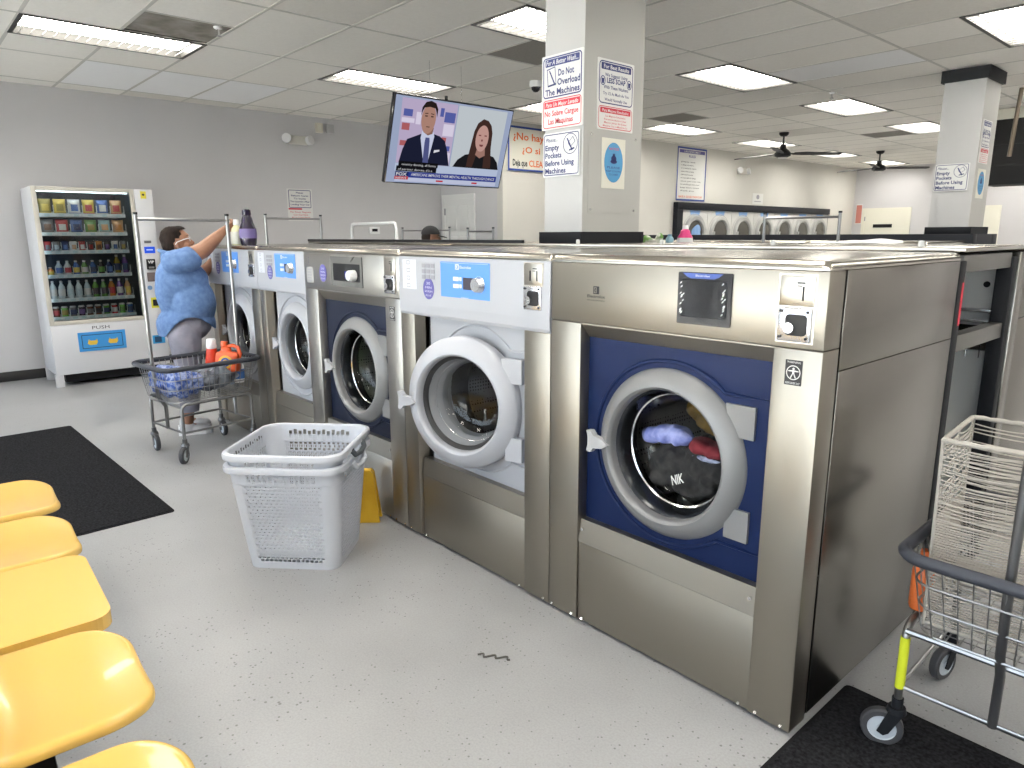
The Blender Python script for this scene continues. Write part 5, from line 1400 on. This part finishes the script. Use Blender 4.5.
def head(b, c, tilt=0.0, s=1.0):
    """c = centre of the skull; tilt = chin up"""
    R = Matrix.Translation(V(c)) @ Matrix.Rotation(-tilt,4,'Y') @ Matrix.Diagonal((s,s,s,1))
    def e(p, r, n=16): b.ell(p, r, n, M=R)
    e((0,0,.02),(.095,.076,.098),20); e((.025,0,-.045),(.068,.060,.07)); e((.05,0,-.085),(.036,.036,.026))
    e((.066,0,.035),(.034,.058,.03)); e((.058,.038,-.03),(.03,.026,.034)); e((.058,-.038,-.03),(.03,.026,.034))
    b.cap(R @ V((.088,0,.012)), R @ V((.106,0,-.022)), .009*s, .0155*s, 10); e((.098,.011,-.026),(.012,.010,.009)); e((.098,-.011,-.026),(.012,.010,.009))
    e((.088,0,-.052),(.017,.026,.0085)); e((.085,0,-.065),(.017,.023,.009)); e((.078,0,-.098),(.02,.022,.017))
    for y in (-1,1):
        e((.072,y*.031,.012),(.017,.017,.0135)); e((-.008,y*.078,-.008),(.017,.007,.031)); e((-.004,y*.082,-.03),(.009,.006,.012))
    return R
def face_bits(root, R, glasses=False, lip=(.25,.08,.07)):
    eb = MB()
    for y in (-1,1): eb.ell((.0815,y*.031,.013),(.0085,.0105,.0065),12,M=R)
    e_ = obj('eyes', eb, mat('eye white',(.6,.58,.55),.25), root)
    ir = MB()
    for y in (-1,1): ir.ell((.0865,y*.031,.013),(.0042,.0052,.0055),10,M=R)
    obj('iris', ir, mat('dark iris',(.02,.012,.008),.2), e_)
    br = MB()
    for y in (-1,1): br.cap(R @ V((.092,y*.018,.036)), R @ V((.083,y*.05,.038)), .0045, .003, 8)
    obj('eyebrows', br, HAIR, root)
    lp = MB(); lp.ell((.099,0,-.053),(.0075,.022,.0052),12,M=R).ell((.0965,0,-.0625),(.0075,.019,.006),12,M=R); obj('lips', lp, mat('lips',lip,.45), root)
    if glasses:
        g = MB()
        for y in (-1,1):
            g.tube([R @ V((.098-.006*abs(math.sin(a))*0-.004*(1 if abs(y)>0 else 0), y*.034+.024*math.cos(a), .014+.018*math.sin(a))) for a in [2*PI*i/20 for i in range(20)]],.0028,6,closed=True)
            g.tube([R @ V((.094,y*.060,.018)),R @ V((.06,y*.079,.018)),R @ V((.0,y*.086,.008)),R @ V((-.015,y*.086,-.006))],.0034,6)
        g.tube([R @ V((.10,-.011,.02)),R @ V((.104,0,.022)),R @ V((.10,.011,.02))],.0026,6)
        go = obj('spectacles', g, WHITE, root)
        l_ = MB()
        for y in (-1,1): l_.put([R @ V((.0945,y*.034+.0225*math.cos(a),.014+.017*math.sin(a))) for a in [2*PI*i/20 for i in range(20)]],[list(range(20))])
        obj('lens', l_, glass('spectacle lens',(.5,.5,.52),1.5,.02), go)
def trim_below(me, hem):
    bm = bmesh.new(); bm.from_mesh(me)
    kill = [v for v in bm.verts if v.co.z < hem(v.co)]
    bmesh.ops.delete(bm, geom=kill, context='VERTS')
    for v in bm.verts:
        if v.is_boundary: v.co.z = hem(v.co)
    for f in bm.faces: f.smooth = True
    bm.to_mesh(me); bm.free(); return me
def shoe(b, x, y, yaw=0):
    M = Matrix.Translation((x,y,0)) @ Matrix.Rotation(yaw,4,'Z')
    b.ell((.0,0,.05),(.062,.042,.05),14,M=M).ell((.075,0,.04),(.085,.046,.036),14,M=M).ell((.125,0,.034),(.05,.043,.03),14,M=M)
    b.prism([(-.065,-.03),(-.04,-.042),(.06,-.04),(.12,-.05),(.165,-.03),(.178,0),(.165,.03),(.12,.05),(.06,.04),(-.04,.042),(-.065,.03)],.002,.028,M=M)

wm = thing('person', 'woman in blue shirt and grey trousers with white glasses, reaching onto the washer', 'person', (-4.91,-.285,0), math.atan2(.963,.268))
b = MB()
HC = (.105,0,1.468); TL = .22
RH = head(b, HC, TL, 1.0)
b.cap((.082,0,1.40),(.055,0,1.32),.060,.070,14)
b.ell((.11,0,1.14),(.135,.165,.22),18).ell((.12,0,.95),(.13,.15,.16),18).ell((.09,0,.82),(.14,.17,.13),18)
b.cap((.06,-.13,1.325),(.06,.13,1.325),.06,.06,12)
WR = (.435,-.105,1.560)
b.cap((.12,-.18,1.345),(.27,-.165,1.415),.070,.060,14); b.cap((.27,-.165,1.415),(.345,-.14,1.480),.060,.050,14); b.cap((.345,-.14,1.480),WR,.050,.030,14)
hand(b, WR, (.50,-.085,1.592), (.15,-.25,1), (.35,1,-.55), None, (.5,.9,-.2))
b.cap((.10,.185,1.325),(.26,.235,1.21),.068,.052,14); b.cap((.26,.235,1.21),(.40,.20,1.37),.048,.030,14); 
hand(b, (.40,.20,1.37), (.445,.185,1.425), (.1,-1,.1), (.75,0,-.5), None, (.6,-.6,0))
for y in (-.10,.10):
    b.cap((.09,y,.80),(.10,y,.46),.105,.062,14); b.cap((.10,y,.46),(.055,y,.09),.058,.036,14); b.ell((.085,y,.33),(.03,.045,.10)); b.cap((.05,y,.06),(.13,y,.04),.036,.03,12)
body = obj('body', blob(b,.0055,3,'body'), SKIN, wm)
face_bits(wm, RH, True)
b = MB(); e = lambda p,r: b.ell(p,r,16,M=RH)
e((-.018,0,.035),(.094,.084,.097)); e((-.045,0,-.01),(.066,.076,.08)); e((.02,0,.075),(.075,.07,.05)); e((-.085,0,-.06),(.04,.05,.05)); e((-.105,0,-.085),(.034,.036,.04)); e((-.105,0,-.125),(.024,.024,.035))
hm_ = rough_mesh(blob(b,.006,2,'hair'),.0025,60)
bm = bmesh.new(); bm.from_mesh(hm_); RI = RH.inverted()
def inface(v):
    q = RI @ v.co; return (q.x > .052-.25*max(0,q.z-.06) and q.z < .085) or (q.x > -.002 and q.z < .03 and abs(q.y) > .04) or (q.x > -.03 and q.z < -.02)
bmesh.ops.delete(bm, geom=[v for v in bm.verts if inface(v)], context='VERTS'); bm.to_mesh(hm_); bm.free()
hr = obj('hair', hm_, HAIR, wm)
obj('hair_tie', MB().lathe([(.03,-.008),(.036,0),(.03,.008)],16,M=RH @ Matrix.Translation((-.09,0,-.07)) @ Matrix.Rotation(.9,4,'Y')), BLACK, hr)
er = MB(); er.tube([RH @ V((-.004+.012*math.cos(a),-.088,-.05+.014*math.sin(a))) for a in [2*PI*i/16 for i in range(16)]],.0018,6,closed=True); obj('earring', er, COINM, wm)
# shirt
b = MB()
b.ell((.10,0,1.20),(.152,.205,.20),20).ell((.17,0,1.19),(.135,.175,.13),20).ell((.155,0,1.02),(.19,.225,.22),20).ell((.115,0,.86),(.212,.232,.16),20).ell((.02,0,1.12),(.10,.18,.22),20)
b.cap((.055,-.12,1.335),(.055,.12,1.335),.076,.076,14)
b.cap((.07,-.16,1.33),(.17,-.182,1.352),.092,.090,14); b.cap((.085,.185,1.325),(.175,.22,1.26),.084,.080,14)
b.cap((.055,0,1.37),(.065,0,1.395),.078,.068,14)
b.cyl((.105,0,.70),(.115,0,.86),.205,.212,24)
sm = blob(b,.009,14,'shirt')
from mathutils import noise as mnoise
for v in sm.vertices:
    c = v.co; n_ = v.normal
    f = mnoise.noise(V((c.x*5+c.z*3,c.y*5,c.z*2.2-c.x*3)))*.005+mnoise.noise(V((c.x*17+c.z*9,c.y*14,c.z*5)))*.005
    v.co = c+n_*f
def hem(c):
    q = (c.x-.15)/.19; return .925-.135*min(1.0,q*q)+.012*math.sin(c.y*14)
trim_below(sm, hem)
sh = obj('shirt', sm, CHAMB, wm)
md = sh.modifiers.new('thickness','SOLIDIFY'); md.thickness = .004; md.offset = -1
cl = MB()
cl.tube([(.062+.082*math.cos(a),.080*math.sin(a),1.385-.030*math.cos(a)) for a in [.35+(2*PI-.7)*i/24 for i in range(25)]],[.016]*25,8)
obj('collar', cl, CHAMB, sh)
b = MB()
b.ell((.085,0,.86),(.15,.19,.17),18).ell((.15,0,.87),(.155,.175,.15),16)
for y in (-.105,.105): b.cap((.09,y,.78),(.10,y,.46),.122,.088,16); b.cap((.10,y,.46),(.075,y,.20),.088,.070,16)
pm = rough_mesh(blob(b,.009,4,'trousers'),.005,9)
pt = obj('trousers', trim_below(pm, lambda c: .185), PANTS, wm)
b = MB(); 
for y in (-.105,.105):
    q = obj('shoe', blob((lambda m: (shoe(m,.05,y), m)[1])(MB()),.006,3,'shoe'), mat('pale grey trainers',(.50,.50,.52),.6), wm)
    so_ = MB(); so_.prism([(-.02,y-.032),(.01,y-.045),(.11,y-.043),(.17,y-.053),(.215,y-.032),(.23,y),(.215,y+.032),(.17,y+.053),(.11,y+.043),(.01,y+.045),(-.02,y+.032)],.0,.022)
    obj('sole', so_, WHITE, q)

# man with cap behind the washers
mn = thing('person', 'person in a black baseball cap standing behind the washer rows, only the capped head showing', 'person', (-5.80,2.77,0), math.atan2(.90,.43))
b = MB(); RM = head(b, (.03,0,1.495), 0.0, 1.0)
b.cap((.0,0,1.43),(-.02,0,1.33),.054,.062,14)
b.ell((0,0,1.18),(.115,.17,.20),16).ell((0,0,.97),(.11,.155,.2),16); b.cap((-.02,-.13,1.32),(-.02,.13,1.32),.055,.055,12)
for s in (-1,1):
    b.cap((-.01,s*.185,1.315),(-.02,s*.22,1.06),.05,.042,12); b.cap((-.02,s*.22,1.06),(.06,s*.22,.83),.04,.027,12)
    hand(b,(.06,s*.22,.83),(.085,s*.22,.765),(1,0,.2),(0,-s,0),None,(.8,0,-.4))
    b.cap((0,s*.09,.86),(.01,s*.095,.46),.085,.055,12); b.cap((.01,s*.095,.46),(-.01,s*.1,.08),.052,.035,12); b.cap((-.01,s*.1,.06),(.08,s*.1,.04),.035,.03,12)
obj('body', blob(b,.0065,3,'body'), SKIN, mn)
face_bits(mn, RM)
b = MB(); b.ell((-.03,0,.0),(.078,.084,.085),16,M=RM); hm2 = blob(b,.007,2,'hair')
bm = bmesh.new(); bm.from_mesh(hm2); RI2 = RM.inverted()
bmesh.ops.delete(bm, geom=[v for v in bm.verts if (RI2 @ v.co).x > .0 or (RI2 @ v.co).z > .05], context='VERTS'); bm.to_mesh(hm2); bm.free()
obj('hair', hm2, HAIR, mn)
CAPM = mat('black cap cloth',(.010,.010,.012),.8)
b = MB(); b.ell((-.002,0,.035),(.108,.092,.098),20,M=RM); cm2 = blob(b,.007,2,'cap')
bm = bmesh.new(); bm.from_mesh(cm2)
bmesh.ops.delete(bm, geom=[v for v in bm.verts if (RI2 @ v.co).z < .028], context='VERTS'); bm.to_mesh(cm2); bm.free()
cp = obj('cap', cm2, CAPM, mn)
br = MB(); pts = [(.07,-.085)]+[(.095+.095*math.cos(a),.088*math.sin(a)) for a in [-PI/2+PI*i/14 for i in range(15)]]+[(.07,.085)]
br.prism(pts,0,.006,M=RM @ Matrix.Translation((0,0,.036)) @ Matrix.Rotation(.22,4,'Y')); obj('cap_peak', br, CAPM, cp)
b = MB(); b.ell((0,0,1.18),(.135,.19,.21),16).ell((0,0,.98),(.13,.175,.2),16); b.cap((-.02,-.14,1.325),(-.02,.14,1.325),.068,.068,12)
for s in (-1,1): b.cap((-.01,s*.185,1.315),(-.018,s*.21,1.12),.064,.06,12)
obj('shirt', trim_below(blob(b,.01,4,'shirt'),lambda c: .83), mat('dark shirt',(.03,.03,.035),.8), mn)
b = MB(); b.ell((0,0,.88),(.12,.165,.14),16)
for s in (-1,1): b.cap((0,s*.09,.82),(.01,s*.095,.46),.10,.075,12); b.cap((.01,s*.095,.46),(-.01,s*.1,.10),.075,.06,12)
obj('trousers', trim_below(blob(b,.01,4,'trousers'),lambda c: .07), mat('dark trousers',(.03,.035,.05),.8), mn)
for s in (-1,1): obj('shoe', blob((lambda m: (shoe(m,-.01,s*.1), m)[1])(MB()),.007,3,'shoe'), BLACK, mn)
# ------------------------------------------------------------------ bottles on the machines
def jug(name, label, loc, rz, prof, bodym, capm, labm, lab, sx=1.0, sy=1.0):
    t = thing(name, label, 'bottle', loc, rz)
    S = Matrix.Diagonal((sx,sy,1,1)); n = len(prof)
    obj('body', MB().lathe(prof,32,M=S), bodym, t)
    zt, rt = prof[-1][1], prof[-1][0]
    obj('cap', MB().lathe([(rt+.004,zt-.002),(rt+.006,zt+.004),(rt+.004,zt+.035),(rt*.8,zt+.042),(0,zt+.043)],24), capm, t)
    if lab:
        z0,z1 = lab; pr = [(r,z) for r,z in prof if z0 <= z <= z1]
        obj('label', MB().lathe([(r+.0012,z) for r,z in pr],32,M=S), labm, t)
    return t
TW = 1.4525
PUR = mat('dark violet bottle',(.012,.007,.028),.2)
jug('detergent_bottle','dark purple detergent bottle with narrow neck standing on top of the far washer',(-4.475,.205,TW),math.radians(40),
  [(0,0),(.052,.0),(.060,.012),(.064,.05),(.066,.09),(.063,.12),(.052,.15),(.045,.165),(.043,.18),(.035,.205),(.026,.22)],PUR,PUR,mat('violet print label',(.12,.09,.24),.4),(.03,.13),1.0,.72)
jug('clear_bottle','pale yellow bottle with white cap held by the woman on top of the washer',(-4.645,.185,TW),0,
  [(0,0),(.038,.0),(.042,.008),(.043,.06),(.041,.10),(.034,.125),(.022,.14),(.016,.15)],mat('pale yellow bottle',(.62,.60,.36),.2),WHITE,mat('white label',(.66,.66,.58),.5),(.005,.11))
jug('black_bottle','small black bottle with white badge between the purple and the pale yellow bottle',(-4.575,.215,TW),0,
  [(0,0),(.026,.0),(.03,.006),(.03,.05),(.022,.065),(.012,.075)],BLACK,BLACK,mat('white badge',(.6,.6,.6),.5),None)
tb = thing('pink_bottle','pink and white bottle standing on top of the second washer row behind the near pillar','bottle',(-1.88,2.05,TW),0)
obj('body', MB().lathe([(0,0),(.045,0),(.05,.01),(.048,.05),(.032,.075),(.03,.09),(.018,.10)],20), mat('pink plastic',(.62,.03,.18),.35), tb)
obj('cap', MB().cyl((0,0,.10),(0,0,.125),.02,.016), WHITE, tb)
obj('label', MB().lathe([(.0512,.012),(.0495,.045)],20), PAPER, tb)
tb = thing('aqua_bottle','small aqua bottle beside the pink bottle on the second washer row','bottle',(-2.0,2.05,TW),0)
obj('body', MB().lathe([(0,0),(.022,0),(.026,.006),(.026,.04),(.015,.055)],16), mat('aqua plastic',(.25,.45,.52),.3), tb); obj('cap', MB().cyl((0,0,.053),(0,0,.068),.014), mat('aqua cap',(.15,.33,.45),.4), tb)
b = MB(); b.ell((0,0,.022),(.07,.035,.02),14).ell((.05,.01,.045),(.035,.02,.03),12).ell((-.04,0,.04),(.03,.03,.02),12)
o = tag(obj('green_cloth', rough_mesh(blob(b,.006,2,'green_cloth'),.010,25), noise_col(mat('green and white cloth',(.3,.4,.2),.8),(.16,.32,.08),(.62,.62,.56),14,lo=.45,hi=.55)), 'crumpled green and white cloth on top of the second washer row beside the near pillar', 'cloth'); o.location = (-2.16,2.07,TW)
b = MB(); b.ell((0,0,.012),(.22,.16,.012),18).ell((.08,.03,.02),(.13,.09,.014),14)
o = tag(obj('plastic_bag', rough_mesh(blob(b,.012,2,'plastic_bag'),.008,9), mat('translucent white plastic',(.62,.63,.64),.4)), 'flat white plastic bag lying on the washer lids near the open frame end', 'bag'); o.location = (-.95,2.55,TW+.002)

# ------------------------------------------------------------------ things in the left cart
def cloth(name, label, prims, c1, c2, loc, amp=.018, sc=11, seed=0, vox=.011, cat='laundry', nsc=12, rz=0, lo=.35, hi=.65):
    b = MB()
    for c,r in prims: b.ell(c,r,14)
    me = blob(b,vox,2,name)
    from mathutils import noise
    for v in me.vertices:
        n = noise.noise(v.co*sc+V((seed,0,0)))+.6*noise.noise(v.co*sc*2.3+V((0,seed,0)))
        v.co += v.normal*n*amp
    o = tag(obj(name, me, noise_col(mat(label[:28],c1,.85),c1,c2,nsc,lo=lo,hi=hi)), label, cat); o.location = loc; o.rotation_euler = (0,0,rz)
    return o
Rz = math.radians(98.5); CLc = V((-4.345,-.285,0))
def inL(x,y,z): return CLc+V((x*math.cos(Rz)-y*math.sin(Rz), x*math.sin(Rz)+y*math.cos(Rz), z))
cloth('blue_laundry','blue and white laundry heaped at the storefront end of the parked cart',[((0,-.13,.10),(.11,.085,.10)),((-.01,.0,.09),(.10,.10,.10)),((0,.12,.10),(.11,.09,.10)),((.07,-.10,.08),(.09,.11,.08)),((.07,.08,.09),(.09,.12,.08))],(.04,.09,.33),(.34,.40,.62),inL(-.19,0,.433),.026,13,1,cat='laundry',nsc=34,rz=Rz,lo=.42,hi=.58)
cloth('grey_laundry','dark grey and white clothes heaped in the middle of the parked cart',[((0,0,.08),(.15,.20,.08)),((.06,.06,.10),(.10,.10,.07)),((.05,-.12,.10),(.10,.09,.08)),((-.05,-.13,.09),(.08,.08,.07))],(.035,.038,.05),(.24,.26,.30),inL(.05,0,.433),.024,12,2,nsc=13,rz=Rz)
cloth('pale_laundry','pale blue clothes at the washer end of the parked cart',[((0,0,.10),(.065,.18,.09)),((0,.05,.15),(.055,.10,.06))],(.30,.38,.52),(.55,.60,.68),inL(.225,.01,.433),.014,12,3,nsc=14,rz=Rz)
REDP = mat('red detergent plastic',(.62,.05,.02),.3); ORP = mat('orange red jug plastic',(.66,.09,.02),.3)
p = inL(.02,.06,.56); p = V((-4.235,-.235,.585))
tb = thing('red_bottle','red bottle with white cap leaning in the parked laundry cart','bottle',V((-4.40,-.165,.56)),0); tb.rotation_euler = (.05,.10,.3)
obj('body', MB().lathe([(0,0),(.045,0),(.05,.01),(.05,.05),(.044,.10),(.036,.15),(.034,.165)],24), REDP, tb)
obj('cap', MB().lathe([(.0345,.163),(.037,.17),(.033,.222),(.028,.23),(0,.231)],24), WHITE, tb)
tb = thing('detergent_jug','orange detergent jug with round label lying among the clothes in the parked cart','bottle',V((-4.245,-.115,.555)),math.radians(40)); tb.rotation_euler = (-.12,.06,math.radians(48))
b = MB(); b.box(-.085,-.045,0,.085,.045,.15,.03,seg=4); b.box(-.05,-.032,.13,.02,.032,.19,.025,seg=4)
jb = blob(b,.005,3,'body'); bd = obj('body', jb, ORP, tb)
obj('handle', MB().tube([(-.02,0,.18),(.03,0,.196),(.07,0,.182),(.085,0,.14),(.08,0,.10)],.013,10), ORP, tb)
obj('cap', MB().cyl((-.03,0,.185),(-.03,0,.222),.026,.024,20), ORP, tb)
M = frame((.0,-.0465,.075),(1,0,0),(0,0,1))
lb = MB(); lb.prism(circ(0,0,.05,.048,28),0,.0012,M=M); l_ = obj('label', lb, mat('yellow orange label',(.70,.38,.02),.4), tb)
lb = MB(); ring2(lb,circ(0,0,.034,.032),circ(0,0,.02,.018),.0018,M=M); lb.flat([(-.048,-.012),(.048,-.004),(.048,.014),(-.048,.006)],.002,M=M); obj('label_band', lb, BLUED, l_)
tb = thing('spray_bottle','white and blue bottle standing at the washer end of the parked cart','bottle',inL(.235,-.13,.47),0)
obj('body', MB().lathe([(0,0),(.034,0),(.038,.01),(.038,.12),(.02,.15),(.014,.17)],20), WHITE, tb)
obj('label', MB().lathe([(.0388,.03),(.0388,.10)],20), mat('red blue label',(.08,.22,.60),.4), tb)
obj('cap', MB().cyl((0,0,.168),(0,0,.20),.018,.015), BLUED, tb)

# ------------------------------------------------------------------ clothes behind the washer doors
def drum_cloth(x, z, y, prims, c1, c2, label, seed, nsc=14, amp=.012, cat='laundry'):
    return cloth('drum_laundry',label,prims,c1,c2,(x,y,z),amp,16,seed,.009,cat,nsc)
X1, Z1 = -1.053+.53, .797
dk = drum_cloth(X1,Z1-.09,.30,[((0,0,-.03),(.20,.15,.105)),((.06,-.10,.0),(.13,.06,.075)),((-.08,-.10,-.01),(.11,.06,.075)),((0,-.11,-.06),(.13,.05,.07)),((-.10,-.10,-.06),(.09,.06,.07))],(.012,.012,.013),(.035,.033,.033),'black clothes filling the bottom of the nearest steel washer',4,30,.022)
drum_cloth(X1-.12,Z1+.005,.185,[((0,0,0),(.06,.045,.035)),((.065,.0,.006),(.055,.045,.035)),((-.05,-.0,-.012),(.04,.035,.03))],(.16,.20,.55),(.42,.46,.80),'lilac blue cloth on top of the load in the nearest steel washer',5,22)
drum_cloth(X1+.03,Z1-.012,.195,[((0,0,0),(.04,.05,.03)),((.05,.01,-.01),(.05,.05,.03))],(.10,.008,.015),(.20,.02,.03),'dark red cloth in the load of the nearest steel washer',6)
drum_cloth(X1+.07,Z1-.045,.18,[((0,0,0),(.06,.03,.014)),((-.05,0,-.01),(.03,.03,.012))],(.02,.03,.10),(.50,.55,.75),'navy and white striped cloth in the load of the nearest steel washer',7,30)
drum_cloth(X1+.04,Z1+.05,.33,[((0,0,0),(.12,.07,.05)),((-.1,.02,.03),(.07,.05,.05))],(.20,.11,.015),(.30,.17,.03),'mustard cloth at the back of the drum of the nearest steel washer',8)
sh_ = MB(); M = frame((X1-.02,.128,Z1-.13),(.90,.1,.42),(0,.3,1)); text(sh_,'NIK',-.02,-.02,.034,.05,bold=.02,M=M,z=0)
obj('white_print', sh_, PAPER, dk); 
dk_print = [c for c in COL.objects if c.parent == dk][0]; dk_print.matrix_parent_inverse = Matrix.Translation(-dk.location)
X3 = -3.141+.53
drum_cloth(X3,Z1-.04,.34,[((0,0,0),(.15,.10,.10)),((.05,0,.09),(.09,.08,.07))],(.025,.05,.008),(.10,.20,.03),'olive green laundry inside the grey steel washer',9)
X4 = -4.087+.53*.9035
drum_cloth(X4+.03,.80-.03,.32,[((0,0,-.03),(.15,.10,.09)),((.05,-.02,.07),(.08,.07,.07))],(.20,.24,.32),(.62,.64,.68),'white and blue laundry inside the washer beside the grey one',10)
X5 = -5.089+.53*.957
drum_cloth(X5+.02,.80-.05,.34,[((0,0,-.03),(.14,.10,.08)),((.03,0,.05),(.07,.07,.05))],(.10,.11,.13),(.55,.56,.58),'dark and white laundry inside the washer in front of the woman',12)

# ------------------------------------------------------------------ light and view
w = bpy.data.worlds.new('overcast sky'); scene.world = w; w.use_nodes = True
N, L = w.node_tree.nodes, w.node_tree.links
bg = N['Background']
tc = N.new('ShaderNodeTexCoord'); sp = N.new('ShaderNodeSeparateXYZ'); L.new(tc.outputs['Generated'], sp.inputs[0])
rp_ = N.new('ShaderNodeValToRGB'); rp_.color_ramp.elements[0].position = .0; rp_.color_ramp.elements[1].position = .6
rp_.color_ramp.elements[0].color = (.86,.92,1.0,1); rp_.color_ramp.elements[1].color = (.62,.76,1.0,1)
L.new(sp.outputs['Z'], rp_.inputs[0]); L.new(rp_.outputs[0], bg.inputs[0]); bg.inputs[1].default_value = 5.0
sun = bpy.data.lights.new('sun','SUN'); sun.energy = 150.0; sun.angle = .01; sun.color = (1,.95,.88)  # added behind the building so the ground outside bounces light to the ceiling
so_ = bpy.data.objects.new('sun', sun); COL.objects.link(so_); so_.rotation_euler = (-math.radians(20),0,math.radians(10))
scene.view_settings.view_transform = 'Standard'; scene.view_settings.look = 'None'; scene.view_settings.gamma = 1.0
scene.view_settings.exposure = 0.32; scene.view_settings.use_curve_mapping = False
scene.cycles.use_denoising = True
scene.cycles.max_bounces = 10; scene.cycles.diffuse_bounces = 5; scene.cycles.glossy_bounces = 5; scene.cycles.transparent_max_bounces = 16; scene.cycles.transmission_bounces = 6
scene.cycles.sample_clamp_indirect = 8.0; scene.cycles.caustics_reflective = False; scene.cycles.caustics_refractive = False
for a in list(bpy.data.meshes):
    if a.users == 0: bpy.data.meshes.remove(a)
